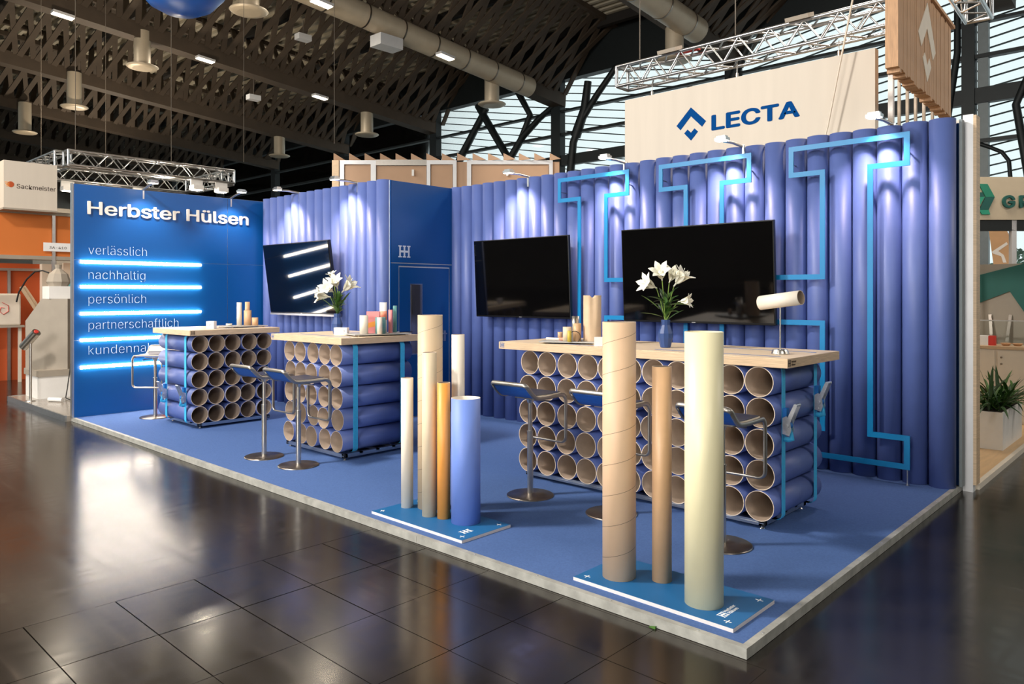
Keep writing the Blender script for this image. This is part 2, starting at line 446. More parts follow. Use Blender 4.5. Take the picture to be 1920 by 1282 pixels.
SL = {1: slat_mesh(1), -1: slat_mesh(-1), 2: slat_mesh(1.0)}
m = MB(); m.bar((.27, .5, .46), (2.75, -.5, 2.62), .075, .18, (0, 1, 0)); SL[2] = m.mesh('slat', 'ceil_dark')
for bi, bx in enumerate(BX):
    mb = MB().box(-.27, .27, -15, 19.6, 0, .5)
    for sd in (-1, 1): mb.box(sd*2.75-.09, sd*2.75+.09, -15, 19.6, 2.42, 2.6)
    beam = mb.build('roof_beam', 'ceil_dark', ceiling, (bx, 0, 0))
    y = -3.0 if bx < -20 else (2.0 if bx < -12 else 4.0)
    sp = .58
    if bx < -35 or bx > 0:
        m = MB()
        while y < 19.3:
            m.bar((.27, y-.34, .42), (2.75, y+.34, 2.6), .075, .2, (0, 1, 0)); m.bar((.27, y+.5, .46), (2.75, y-.5, 2.62), .075, .18, (0, 1, 0)); m.bar((-.27, y-.34, .42), (-2.75, y+.34, 2.6), .075, .2, (0, 1, 0)); y += sp
        stuff(m.build('slat_row', 'ceil_dark', beam))
    else:
        while y < 19.3:
            inst('slat', SL[1], beam, (0, y, 0)); inst('slat', SL[-1], beam, (0, y+.29, 0)); inst('slat', SL[2], beam, (0, y+.2, 0)); y += sp
for k in range(7):   # cross purlins
    yv = -3+3.6*k
    MB().box(-75, 22, -.09, .09, 2.25, 2.58).build('purlin', 'ceil_black', ceiling, (0, yv, 0))
def zc(y): return CE_Z-CE_S*y

# ------------------------------------------------------------------ rear glass facade
FY = 19.5
win = struct(MB().box(-75, 22, FY-.1, FY+.25, 0, 1.2).box(-75, 22, FY-.12, FY+.25, 9.9, 12).build('window_1', 'steel_frame'), 'tall glazed rear facade with dark branching steel frame')
for k, cx in enumerate((-60, -52.8, -45.6, -38.6, -31.6, -24.4, -17.15, -9.8, -3.15, 4.2, 11.5)):
    w = .46 if cx < -5 else .3
    MB().box(-w/2, w/2, -.2, .12, 0, 10.2).build('column', 'steel_frame', win, (cx, FY, 0))
    if cx > -5:
        MB().box(-.12, .12, -.1, .1, 0, 10).build('mullion', 'frame_grey', win, (cx+.32, FY, 0))
for zb, h in ((6.78, .40), (7.8, .1), (5.6, .1), (4.15, .12), (8.7, .08)):
    MB().box(-75, 22, -.16, .05, zb-h/2, zb+h/2).build('rail', 'steel_frame', win, (0, FY, 0))
px = [-75, -60, -52.8, -45.6, -38.6, -31.6, -24.4, -17.15, -13.5, -9.8, -6.4, -3.15, .5, 4.2, 11.5, 22]
for a, b in zip(px, px[1:]):
    for (za, zb) in ((1.2, 4.1), (4.2, 6.6), (6.97, 9.9)):
        MB().box(a+.03, b-.03, -.008, .008, za, zb).build('pane', 'glass', win, (0, FY+.15, 0))
for k in range(22):     # outside sun louvres, falling to the right in the left bays, rising in the right bays
    z = 4.0+.3*k
    MB().bar((-25, 0, z+2.0), (-10.2, 0, z-.9), .05, .035).build('louvre', 'louvre', win, (0, FY+.5, 0))
for k in range(30):
    z = 3.2+.26*k
    MB().bar((-10, 0, z-.6), (8, 0, z+2.2), .05, .035).build('louvre', 'louvre', win, (0, FY+.5, 0))
def branch(pts, r0, r1):
    n = len(pts); MB().sweep([(x, FY-.15, z) for x, z in pts], r0, n=8, taper=[1-(1-r1/r0)*k/(n-1) for k in range(n)]).build('branch', 'steel_frame', win)
branch([(-16.5, 4.3), (-16.45, 6.2), (-16.3, 7.4), (-15.9, 8.2), (-15.2, 9.0), (-14.3, 9.9)], .17, .11)
branch([(-16.2, 7.6), (-15.75, 8.6), (-15.6, 9.6)], .2, .14)
branch([(-20.6, 4.6), (-19.7, 7.1), (-18.9, 8.0), (-18.0, 8.6), (-17.2, 9.0)], .17, .11)
branch([(-19.2, 9.9), (-18.5, 8.8), (-19.2, 7.6)], .14, .12)
branch([(-21.5, 9.7), (-20.5, 8.3), (-19.7, 7.2)], .16, .16)
branch([(-24.0, 5.0), (-22.6, 7.6), (-21, 9.5)], .2, .14)
branch([(-3.75, 4.3), (-3.62, 6.4), (-3.4, 8.0), (-3.4, 9.6)], .1, .08)
branch([(-3.1, 5.62), (-2.7, 5.42), (-2.4, 5.24), (-2.25, 5.0), (-2.2, 4.3)], .05, .05)
branch([(-1.8, 4.3), (-2.1, 6.4), (-1.5, 8.0), (-.6, 9.6)], .1, .08)
branch([(-10.6, 4.3), (-10.4, 7.4), (-9.2, 9.6)], .2, .14)

# ================================================================== exhibition platform
XL, YC, XC, YB, H = -9.06, 2.52, -5.95, 3.65, 3.05
plat = struct(MB().box(XL-.06, -.03, .03, 4.0, 0, .046).build('floor_platform', 'edge_board'), 'low exhibition platform')
# carpet inside a border of edging boards
mb = MB().box(XL, -.035, .035, 3.95, .046, .05)
struct(mb.build('floor_carpet', 'carpet'), 'royal blue exhibition carpet')
for k in range(4):
    a = XL-.06+(9.06+.06)*k/4; b = XL-.06+(9.06+.06)*(k+1)/4
    MB().box(a+.001, b-.001, 0, .035, .002, .051).build('edge_strip', 'edge_board', plat)
for k in range(2):
    a = .0+3.95*k/2; b = 3.95*(k+1)/2
    MB().box(-.035, 0, a+.001+(.035 if k == 0 else 0), b-.001, .002, .051).build('edge_strip', 'edge_board', plat)
sc = MB().cyl((0, 0, 0), (0, 0, .002), .006, n=8).mesh('screw', 'zinc')
for k in range(9): inst('screw', sc, plat, (-.0175, .2+.43*k, .051))
for k in range(18): inst('screw', sc, plat, (-.25-.5*k, .0175, .051))
struct(plat)

# ================================================================== walls of the stand
tube_me = MB().pipe((0, 0, 0), (0, 0, 3.0), .0985, .09, n=36).mesh('tube', ['tube_blue', 'tube_inner', 'tube_edge'])
wb = struct(MB().box(XC, 0, YB+.215, YB+.245, .05, H-.02).build('wall_back', 'panel_blue'), 'back wall of upright blue cardboard tubes')
for k in range(30):
    inst('tube', tube_me, wb, (-.105-.2005*k, YB+.1, .05+random.uniform(-.004, .004)), (0, 0, random.random()*6))
MB().box(.0, .022, YB+.17, YB+.25, .05, H).build('end_profile', 'frame_grey', wb)
wc = struct(MB().box(XL, XC-.02, YC+.215, YC+.245, .05, H-.02).build('wall_cabin', 'panel_blue'), 'cabin front of upright blue cardboard tubes')
for k in range(15):
    inst('tube', tube_me, wc, (XC-.115-.2005*k, YC+.1, .05+random.uniform(-.004, .004)), (0, 0, random.random()*6))
# cabin side with the door
ws = struct(MB().box(XC-.06, XC-.01, YC+.1, YB+.2, .05, H-.01).build('wall_cabin_side', 'alu_white'), 'blue panelled cabin side with a door')
def xpanel(y0, y1, z0, z1, parent, x=XC, name='panel', m='panel_blue', t=.012):
    return MB().box(x-t, x, y0, y1, z0, z1).build(name, m, parent)
xpanel(YC+.105, 2.63, .05, H-.01, ws, XC+.002)
xpanel(2.64, YB+.13, 2.02, H-.01, ws)
xpanel(2.638, 2.755, .05, 2.008, ws)
xpanel(2.755, 3.62, 1.98, 2.008, ws)
xpanel(3.62, YB+.13, .05, 2.008, ws)
door = struct(MB().box(XC-.03, XC+.001, 2.772, 3.603, .06, 1.962).build('door_1', 'panel_blue'), 'blue cabin door with a narrow window slot')
MB().box(XC+.0005, XC+.006, 2.94, 3.14, .85, 1.755).build('window_frame', 'alu', door)
MB().box(XC+.003, XC+.009, 2.952, 3.128, .862, 1.743).build('pane', 'mirror_pane', door)
MB().box(XC+.001, XC+.02, 3.5, 3.53, 1.0, 1.14).sweep([(XC+.05, 3.515, 1.1), (XC+.05, 3.40, 1.1)], .009, n=8).sweep([(XC+.01, 3.515, 1.1), (XC+.055, 3.515, 1.1)], .009, n=8).build('door_handle', 'steel', door)
T = frame((XC+.0005, 2.752, 2.085), (0, 1, 0), (0, 0, 1))
MB().prism(hh_poly(.19, .15), 0, .004, T).build('logo', 'letter_pale', ws)

# left wall: blue panels in aluminium joints
wl = struct(MB().box(XL-.06, XL-.008, 0, YC+.11, .05, H-.02).build('wall_left', 'alu_white'), 'blue panelled wall with white lettering')
ys = [.012, 2.045, YC+.11]; zs = [.05, 1.03, 2.06, H-.02]
for a, b in zip(ys, ys[1:]):
    for c, d in zip(zs, zs[1:]):
        MB().box(XL-.008, XL, a+.003, b-.003, c+.002, d-.002).build('panel', 'panel_blue', wl)
MB().box(XL-.062, XL+.003, -.012, .0, .05, H-.015).build('end_profile', 'alu', wl)
U, V = (0, 1, 0), (0, 0, 1)
text('Herbster Hülsen', 'lettering', 'letter_white', wl, (XL, .165, 2.655), U, V, width=2.2, cap=.232, bold=.013, depth=.02)
for w, z, wd in (('verlässlich', 2.135, .72), ('nachhaltig', 1.815, .70), ('persönlich', 1.50, .71), ('partnerschaftlich', 1.165, 1.145), ('kundennah', .84, .80)):
    text(w, 'lettering', 'letter_thin', wl, (XL, .182, z), U, V, width=wd, cap=.172, bold=-.017, depth=.004)
for w, z in (('verlässlich', 2.035), ('nachhaltig', 1.718), ('persönlich', 1.372), ('partnerschaftlich', 1.032), ('kundennah', .684)):
    t = thing('led_bar', 'glowing white LED bar on the blue wall below the word '+w, 'light', (XL, .86, z), 0, 'LED bars on the blue wall')
    MB().box(.0, .012, -.785, .785, -.014, .014).build('channel', 'alu_white', t)
    MB().cyl((.018, -.78, 0), (.018, .78, 0), .019, n=12).build('light_tube', 'led', t)

# ------------------------------------------------------------------ HH outline on the back wall
P = hh_poly(); Q = inset(P, .045)
n = len(P); d0 = .012
T = frame((-4.035, YB-.07, .18), (1, 0, 0), (0, 0, 1))
mb = MB()
vs = [(x, y, 0) for x, y in P]+[(x, y, 0) for x, y in Q]+[(x, y, d0) for x, y in P]+[(x, y, d0) for x, y in Q]
fs = []
for k in range(n):
    j = (k+1) % n
    fs += [(k, j, n+j, n+k), (2*n+k, 3*n+k, 3*n+j, 2*n+j), (k, 2*n+k, 2*n+j, j), (n+k, n+j, 3*n+j, 3*n+k)]
mb.add(vs, fs, 0, False, T)
t = thing('wall_emblem', 'large bright blue double H outline standing in front of the tube wall', 'emblem', (0, 0, .05))
mb.build('outline', 'strip_cyan', t, (0, 0, -.05))
for x in (-3.99, -3.09, -2.64, -1.71, -1.27, -.32):
    MB().cyl((x, YB-.074, .012), (x, YB-.074, .15), .006, n=10).cyl((x, YB-.074, 0), (x, YB-.074, .012), .014, n=12).build('foot', 'steel', t)
for (x, z) in ((-3.54, 2.5), (-2.17, 2.5), (-.8, 2.5), (-3.02, 1.59)):
    pass
for (x, z) in ((-4.01, 2.8), (-.325, 2.8), (-3.075, 2.8), (-1.70, 2.8), (-2.655, 2.8), (-1.285, 2.8)):
    MB().cyl((x, YB-.07, z-.05), (x, YB+.06, z-.05), .006, n=8).build('spacer', 'steel', t)

# ================================================================== televisions
def television(label, x0, x1, z0, z1, y, tilt, silver=False):
    w = x1-x0; h = z1-z0
    t = thing('television', label, 'television', ((x0+x1)/2, y, z0), 0, 'televisions on the tube walls'); t.rotation_euler = (tilt, 0, 0)
    MB().box(-w/2, w/2, .004, .045, 0, h).build('housing', 'tv_frame', t, bevel=.004)
    MB().box(-w/2+.012, w/2-.012, -.001, .004, .022, h-.012).build('screen', 'tv_screen', t)
    if silver: MB().box(-w/2, w/2, -.004, .02, -.022, .004).build('trim_bar', 'tv_silver', t)
    MB().box(-.02, .02, -.003, .001, .006, .013).build('logo', 'tv_silver', t)
    MB().box(-.12, .12, .045, .12, h*.35, h*.65).build('wall_bracket', 'black', t)
television('flat television tilted down on the cabin wall, reflecting the LED bars', -8.46, -6.79, 1.35, 2.33, 2.40, .13, True)
television('flat black television on the back wall nearest the cabin door', -5.29, -3.77, 1.34, 2.29, 3.47, .05)
television('large black television on the back wall behind the right-hand lilies', -3.05, -1.39, 1.335, 2.30, 3.47, .05)

# ================================================================== spot lamps on arms along the wall tops
def spot(label, head, wall_pt, aim, power, glow='lamp_glow'):
    t = thing('spotlight', label, 'spotlight', wall_pt, 0, 'arm spotlights on the wall tops')
    h = Vector(head)-Vector(wall_pt)
    MB().bar((0, 0, -.12), (0, 0, .01), .05, .02, (0, 1, 0)).build('clamp', 'alu', t)
    MB().sweep([(0, 0, 0), tuple(h*.5+Vector((0, 0, .01))), tuple(h)], .014, n=8).build('arm', 'steel', t)
    d = (Vector(aim)-Vector(head)).normalized()
    q = Vector((d.x*.15, d.y*.15, -1)).to_track_quat('-Z', 'Y').to_matrix().to_4x4(); q.translation = h
    b = MB(); b.box(-.058, .058, -.042, .042, 0, .028, T=q); b.box(-.045, .045, -.03, .03, .028, .045, T=q); b.build('head', 'alu', t)
    MB().box(-.05, .05, -.035, .035, -.004, .002, T=q).build('lens', glow, t)
    l = bpy.data.lights.new('spot_light', 'SPOT'); l.energy = power; l.color = (1, .78, .72); l.spot_size = 1.75; l.spot_blend = .7; l.shadow_soft_size = .035
    o = bpy.data.objects.new('spot_light', l); COL.objects.link(o); o.parent = t
    o.location = h+d*.02; o.rotation_euler = d.to_track_quat('-Z', 'Y').to_euler()
for lab, x in (('spotlight on the back wall just right of the hanging white sign', -.52), ('spotlight on the back wall in front of the white hanging sign', -1.88), ('spotlight on the back wall above the left leg of the blue outline', -3.24), ('spotlight on the back wall above the television by the cabin', -4.66)):
    spot(lab, (x, 3.40, 3.075), (x+.05, YB+.06, 3.06), (x, YB+.16, 1.7), 70)
for lab, x in (('spotlight on the cabin wall above the right edge of the tilted television', -6.63), ('spotlight on the cabin wall above the left half of the tilted television', -8.04)):
    spot(lab, (x, 2.27, 3.075), (x+.05, YC+.06, 3.06), (x, YC+.16, 1.7), 70)
for lab, y in (('dazzling spotlight above the big white company name', .86), ('small spotlight above the end of the big white company name', 2.1)):
    spot(lab, (XL+.32, y, 3.09), (XL-.02, y, 3.03), (XL, y-.05, 1.9), 60, 'lamp_star' if y < 1 else 'lamp_glow')

# ================================================================== counters built from strapped tube bundles
def rounded_rect(x0, x1, z0, z1, r, n=4):
    pts = []
    for (cx, cz, a) in ((x1-r, z0+r, -PI/2), (x1-r, z1-r, 0), (x0+r, z1-r, PI/2), (x0+r, z0+r, PI)):
        pts += [(cx+r*math.cos(a+PI/2*k/n), cz+r*math.sin(a+PI/2*k/n)) for k in range(n+1)]
    return pts
def ratchet(parent, x, y, z, sgn, lean=.0):
    T = Matrix.Translation((x, y, z)) @ Matrix.Rotation(0 if sgn > 0 else PI, 4, 'Z') @ Matrix.Rotation(lean, 4, 'Y')
    b = MB()
    pl = [(.004, -.085), (.05, -.095), (.062, -.06), (.055, .0), (.03, .035), (.004, .02)]
    for yy in (-.026, .022):
        S = T @ frame((0, yy+.004, 0), (1, 0, 0), (0, 0, 1)); b.prism(pl, 0, .004, S)
    for yy in (-.034, .030):
        S = T @ frame((0, yy+.004, 0), (1, 0, 0), (0, 0, 1)); b.prism([(.02, -.02), (.05, -.03), (.105, .11), (.085, .12)], 0, .004, S)
    def tp(p): return tuple(T @ Vector(p))
    b.cyl(tp((.095, -.036, .113)), tp((.095, .036, .113)), .009, n=10)
    b.cyl(tp((.036, -.038, -.03)), tp((.036, .038, -.03)), .013, n=12)
    b.cyl(tp((.03, -.034, -.075)), tp((.03, .034, -.075)), .007, n=8)
    r = b.build('ratchet_buckle', 'zinc', parent)
    MB().box(.003, .03, -.021, .021, .02, .085, T=T).cyl(tp((.036, -.02, -.03)), tp((.036, .02, -.03)), .022, n=12).build('webbing', 'strap_dark', r)
    w = MB(); w.sweep([tp((.036, 0, -.05)), tp((.05, 0, -.09)), tp((.06, 0, -.115)), tp((.03, .0, -.125)), tp((.006, 0, -.12))], .004, .02, n=6, up=(1, 0, 0)); w.build('loose_end', 'strap', r)
def counter(label, loc, rotz, ncol, pitch, length, top, rail, straps, ratchets, inlay, jit=.012, grain=0):
    """local frame: tubes run along y, open ends at -y; columns along x; z=0 on the carpet"""
    t = thing('tube_counter', label, 'counter', loc, rotz, 'tube counters')
    w = ncol*pitch; r = pitch/2; zb = .062; rows = 5; zp = .2065
    me = MB().pipe((0, 0, 0), (0, length, 0), min(r, zp/2)-.0015, r-.0065, n=40).mesh('tube', ['tube_blue', 'tube_inner', 'tube_edge'])
    for i in range(ncol):
        for j in range(rows):
            inst('tube', me, t, (-w/2+r+i*pitch+random.uniform(-.003, .003), random.uniform(-jit, jit)-length/2, zb+zp/2+j*zp), (0, random.random()*6, 0))
    x0, x1, y0, y1 = top
    b = MB().box(x0, x1, y0, y1, 1.094, 1.155); tt = b.build('tabletop', 'wood_edge' if not grain else 'wood_edge', t, bevel=.002)
    MB().box(x0+.002, x1-.002, y0+.002, y1-.002, 1.1552, 1.1565).build('top_veneer', 'wood_top', tt)
    for (ax, bx, yy) in inlay:
        MB().box(ax, bx, yy-.011, yy+.011, 1.1565, 1.158).build('inlay', 'ink_blue', tt)
    rx0, rx1, ry0, ry1 = rail
    f = MB()
    f.box(rx0, rx1, ry0, ry0+.04, .025, .06).box(rx0, rx1, ry1-.04, ry1, .025, .06).box(rx0, rx0+.04, ry0, ry1, .025, .06).box(rx1-.04, rx1, ry0, ry1, .025, .06)
    f.box(rx0+.004, rx1-.004, ry0-.003, ry0, .038, .044)
    for k in range(1, 4): f.box(rx0, rx1, ry0+(ry1-ry0)*k/4-.02, ry0+(ry1-ry0)*k/4+.02, .045, .06)
    fr = f.build('base_frame', 'alu', t)
    MB().box(rx0-.002, rx0+.018, ry0-.002, ry0+.018, .023, .062).box(rx1-.018, rx1+.002, ry0-.002, ry0+.018, .023, .062).build('corner_cap', 'black', fr)
    ft = MB().cyl((0, 0, .006), (0, 0, .027), .006, n=10).cyl((0, 0, 0), (0, 0, .007), .017, .012, n=14).mesh('levelling_foot', 'steel')
    for fx in (rx0+.03, rx1-.03):
        for fy in (ry0+.03, ry1-.03): inst('levelling_foot', ft, t, (fx, fy, 0))
    pts = rounded_rect(-w/2-.003, w/2+.003, .022 if False else .064, 1.096, .04)
    for k, sy in enumerate(straps):
        b = MB(); m = len(pts)
        def off(d): return [(x+(d if x > 0 else -d), z) for x, z in pts]
        O = off(.003)
        vs = [(x, sy-.026, z) for x, z in pts]+[(x, sy+.026, z) for x, z in pts]+[(x, sy-.026, z) for x, z in O]+[(x, sy+.026, z) for x, z in O]
        fs = []
        for q in range(m):
            p = (q+1) % m
            fs += [(q, p, m+p, m+q), (2*m+q, 3*m+q, 3*m+p, 2*m+p), (q, 2*m+q, 2*m+p, p), (m+q, m+p, 3*m+p, 3*m+q)]
        b.add(vs, fs); s_ = b.build('strap', 'strap', t)
        if ratchets:
            sg, zz = ratchets[k]
            ratchet(s_, sg*(w/2+.004), sy, zz, sg)
    return t, tt
# right-hand counter: 11 columns
cR, topR = counter('long tube counter with pale wooden top, lilies and a paper tube stand on it', (-1.718, 2.03, .05), 0, 11, .2055, .82,
        (-1.362, 1.228, -.43, .49), (-1.09, 1.045, -.37, .33), (-.275, .275), ((1, .73), (1, .83)), ((.15, 1.12, -.29), (.15, 1.16, .22), (-.9, -.3, -.29)))
# middle counter: 5 columns
cM, topM = counter('middle tube counter with lilies and colourful paper tubes on its top', (-5.016, 1.36, .05), 0, 5, .2118, .85,
        (-.734, .556, -.46, .50), (-.49, .545, -.42, .36), (-.285, .285), None, ((-.45, .45, -.28), (-.45, .45, .3)))
# left counter: tubes point to the right, ends face +x
cL, topL = counter('small tube counter in front of the LED wall with small beige tubes on top', (-7.575, 1.154, .05), PI/2, 5, .204, .93,
        (-.554, .576, -.545, .505), (-.40, .5, -.43, .38), (-.335, .20), ((-1, .40), (-1, .40)), ((-.4, .4, -.33), (-.4, .4, .33)), jit=.02)
# marks printed on the counter tops' edges
T = frame((-1.345, -.4305, 1.108), (1, 0, 0), (0, 0, 1))
MB().prism(hh_poly(.05, .04), 0, .001, T).build('printed_mark', 'ink_blue', topR)
T = frame((1.2285, -.425, 1.106), (0, 1, 0), (0, 0, 1))
MB().prism(hh_poly(.045, .04), 0, .001, T).build('printed_mark', 'dark_text', topR)
text('Herbster', 'printed_mark', 'dark_text', topR, (1.2285, -.37, 1.128), (0, 1, 0), (0, 0, 1), width=.075, depth=.001)
text('Hülsen', 'printed_mark', 'dark_text', topR, (1.2285, -.37, 1.108), (0, 1, 0), (0, 0, 1), width=.06, depth=.001)
T = frame((-.722, -.4605, 1.108), (1, 0, 0), (0, 0, 1))
MB().prism(hh_poly(.05, .038), 0, .001, T).build('printed_mark', 'ink_blue', topM)
T = frame((-.54, -.5455, 1.108), (1, 0, 0), (0, 0, 1))
MB().prism(hh_poly(.045, .038), 0, .001, T).build('printed_mark', 'dark_text', topL)
# strap end poking out on the left flank of the long counter
MB().sweep([(-1.15, -.2, .42), (-1.2, -.22, .41), (-1.235, -.24, .385), (-1.25, -.25, .35)], .022, .003, n=6, up=(0, 0, 1)).build('strap_tail', 'strap', cR)

# ================================================================== bar stools
def make_stool(label):
    t = thing('bar_stool', label, 'stool', (0, 0, 0), 0, 'bar stools')
    MB().lathe([(.185, 0), (.185, .006), (.178, .011), (.05, .016), (.028, .02)], 48).build('base', 'steel_dark', t)
    p = MB().cyl((0, 0, .012), (0, 0, .50), .0235, n=24).cyl((0, 0, .50), (0, 0, .508), .027, n=24).cyl((0, 0, .508), (0, 0, .735), .0175, n=20)
    p.cyl((0, 0, .725), (0, 0, .765), .022, .036, n=20).box(-.1, .1, -.07, .07, .763, .773); p.build('pole', 'steel', t)
    MB().sweep([(0, 0, .752), (.07, .05, .745), (.12, .09, .738)], .006, n=8).build('lever', 'steel_dark', t)
    # seat profile in (y, z)
    prof = [(-.235, .868), (-.205, .835), (-.175, .807), (-.15, .79), (-.125, .782), (-.09, .779), (.0, .777), (.1, .779), (.165, .782)]
    def sheet(th, wx, name, m, off):
        b = MB(); n = len(prof); vs = []
        for sx in (-1, 1):
            for (y, z) in prof: vs.append((sx*wx, y, z+off))
            for (y, z) in prof: vs.append((sx*wx, y+(.5*th if z > .79 else 0), z+off+th))
        fs = []
        for k in range(n-1):
            fs += [(k, k+1, 2*n+k+1, 2*n+k), (n+k, 3*n+k, 3*n+k+1, n+k+1), (k, n+k, n+k+1, k+1), (2*n+k, 2*n+k+1, 3*n+k+1, 3*n+k)]
        fs += [(0, 2*n, 3*n, n), (n-1, 2*n-1, 4*n-1, 3*n-1)]
        b.add(vs, fs, 0, False); return b.build(name, m, t)
    sheet(.014, .172, 'seat', 'stool_seat', .010)
    sheet(.004, .165, 'seat_pad', 'seat_pad', .0245)
    sheet(.010, .168, 'seat_underside', 'stool_pad', -.001)
    # frame: one bent loop round the seat edge and down to the footrest
    L = []
    def side(sx):
        q = [(sx*.183, y, z+.006) for (y, z) in prof]
        q += [(sx*.183, .165+.05*math.sin(a), .788-.05+.05*math.cos(a)) for a in [PI/2*k/5 for k in range(1, 6)]]
        q += [(sx*.183, .215, .60), (sx*.183, .215, .45)]
        q += [(sx*(.183-.045+.045*math.cos(a)), .215, .45-.045*math.sin(a)) for a in [PI/2*k/5 for k in range(1, 6)]]
        return q
    a = side(1); b_ = side(-1)
    loop = a+list(reversed(b_))
    c = [(.183-.03+.03*math.cos(x), -.235-.03*math.sin(x)*.7, .874+.03*math.sin(x)*.7) for x in [PI/2*k/4 for k in range(5)]]
    loop = [(-p[0], p[1], p[2]) for p in c]+list(reversed(c))+loop
    MB().sweep(loop, .009, .017, n=8, closed=True, up=(0, 0, 1)).build('frame', 'frame_steel', t)
    return t
s_ = make_stool('bar stool at the left end of the long counter, fully in view')
s_.location = (-2.39, 1.24, .05); s_.rotation_euler = (0, 0, .0)
dup(s_, (-1.639, 1.27, .05), .0, 'bar stool half hidden behind the tall brown spiral tube')
dup(s_, (-.74, 1.2, .05), .0, 'bar stool behind the thick cream tube')
dup(s_, (-5.2, .52, .05), .05, 'bar stool at the middle counter, farther of its pair')
dup(s_, (-4.62, .545, .05), .0, 'bar stool at the middle counter, nearer of its pair')
dup(s_, (-8.36, .74, .05), PI+.75, 'bar stool tucked between the LED wall and the small counter')

# ================================================================== tube displays on blue boards
def display(label, x0, y0, full):
    w, d = .945, .45
    t = thing('display_board', label, 'board', (x0, y0, .05), 0, 'blue boards with tubes')
    MB().box(0, w, 0, d, 0, .018).build('board', 'board_edge', t)
    MB().box(.001, w-.001, .001, d-.001, .018, .0195).build('printed_top', 'board_blue', t)
    for (cx, cy) in ((.055, .055), (w-.055, .055), (w-.055, d-.055), (.055, d-.055)):
        MB().box(cx-.02, cx+.02, cy-.0025, cy+.0025, .0195, .0202).box(cx-.0025, cx+.0025, cy-.02, cy+.02, .0195, .0203).build('cross_mark', 'paper', t)
    T = frame((w-.085, .10, .0195), (0, 1, 0), (-1, 0, 0))
    if full:
        T = frame((w-.085, .085, .0195), (0, 1, 0), (-1, 0, 0))
        MB().prism(hh_poly(.05, .045), 0, .001, T).build('printed_logo', 'paper', t)
        text('Herbster', 'printed_text', 'paper', t, (w-.11, .145, .0195), (0, 1, 0), (-1, 0, 0), width=.105, bold=.01, depth=.001)
        text('Hülsen', 'printed_text', 'paper', t, (w-.085, .145, .0195), (0, 1, 0), (-1, 0, 0), width=.085, bold=.01, depth=.001)
    else:
        MB().prism(hh_poly(.085, .055), 0, .001, T).build('printed_logo', 'paper', t)
    return t
display('blue display board under the cream, tan and brown tubes', -1.063, .105, True)
display('blue display board under the cluster of six tubes', -2.897, .098, False)
def stand_tube(label, x, y, r, ztop, m, inner='tube_inner', seg=48):
    b = MB().pipe((0, 0, 0), (0, 0, ztop-.0697), r, r-.006, n=seg)
    o = b.build('paper_tube', [m, inner, 'tube_edge'], None, (x, y, .0697))
    return tag(o, label, 'tube', 'upright sample tubes on the boards')
stand_tube('tall brown tube with a dark spiral seam on the front board', -.884, .286, .092, 1.472, 'spiral_brown')
stand_tube('slim tan tube between the brown and the cream tube', -.679, .394, .053, 1.232, 'tan')
stand_tube('thick smooth cream tube nearest the platform corner', -.364, .281, .096, 1.436, 'cream', 'cream')
stand_tube('slim white tube at the left of the six-tube cluster', -2.792, .338, .0445, 1.012, 'off_white')
stand_tube('tallest tube of the six-tube cluster, kraft brown with spiral seam', -2.666, .45, .091, 1.472, 'spiral_kraft')
stand_tube('medium beige tube in front of the tallest kraft tube', -2.511, .309, .0515, 1.216, 'beige')
stand_tube('slim orange tube in the cluster', -2.396, .341, .045, 1.01, 'orange')
stand_tube('short thick light blue tube with a white inside', -2.22, .386, .1, .916, 'sky_blue', 'off_white')
stand_tube('slim cream tube standing behind the orange and light blue tubes', -2.415, .495, .0465, 1.337, 'off_white')

# ================================================================== things on the counter tops (top surface at z = 1.208)
TZ = 1.2082
RT = Vector((.7305, .6829, 0)); FW = Vector((-.6829, .7305, 0)); UP = Vector((0, 0, 1))
def make_vase(label, loc):
    t = thing('vase', label, 'vase', loc, 0, 'faceted blue vases')
    b = MB().lathe([(.036, 0), (.040, .004), (.056, .075), (.058, .11), (.040, .16), (.034, .175), (.036, .215)], 10, smooth=False)
    b.build('body', 'vase', t)
    return t
def petal_mesh():
    b = MB(); R = 7; vs = []
    for i in range(R):
        t = i/(R-1)
        r = .006+.016*t+.05*t**3; z = .105*t-.03*max(0, t-.75)**1.0*t*1.6
        w = (.012+.030*math.sin(PI*min(1, t*1.02))**.8)*(1 if t < .97 else .12)
        for j in (-1, 0, 1):
            vs.append((r-abs(j)*-.002, j*w*.62, z-(.004*abs(j))))
    fs = [(i*3+j, i*3+j+1, i*3+j+4, i*3+j+3) for i in range(R-1) for j in range(2)]
    b.add(vs, fs, 0, True); me = b.mesh('petal', 'petal'); return me
PETAL = petal_mesh()
def lily(parent, tip, direc, s=1.0):
    q = Vector(direc).normalized().to_track_quat('Z', 'Y')
    b = MB().lathe([(.004, -.03), (.007, 0), (.012, .03), (.016, .06)], 8)
    for k in range(5):
        a = k*2*PI/5; b.sweep([(0, 0, .03), (.01*math.cos(a), .01*math.sin(a), .075), (.022*math.cos(a), .022*math.sin(a), .10)], .0016, n=5)
    f = b.build('flower', 'petal', parent); f.rotation_mode = 'QUATERNION'; f.rotation_quaternion = q; f.location = tip; f.scale = (s*1.15, s*1.15, s*1.15)
    for k in range(6): inst('petal', PETAL, f, (0, 0, .001*(k % 2)), (0, 0, k*PI/3))
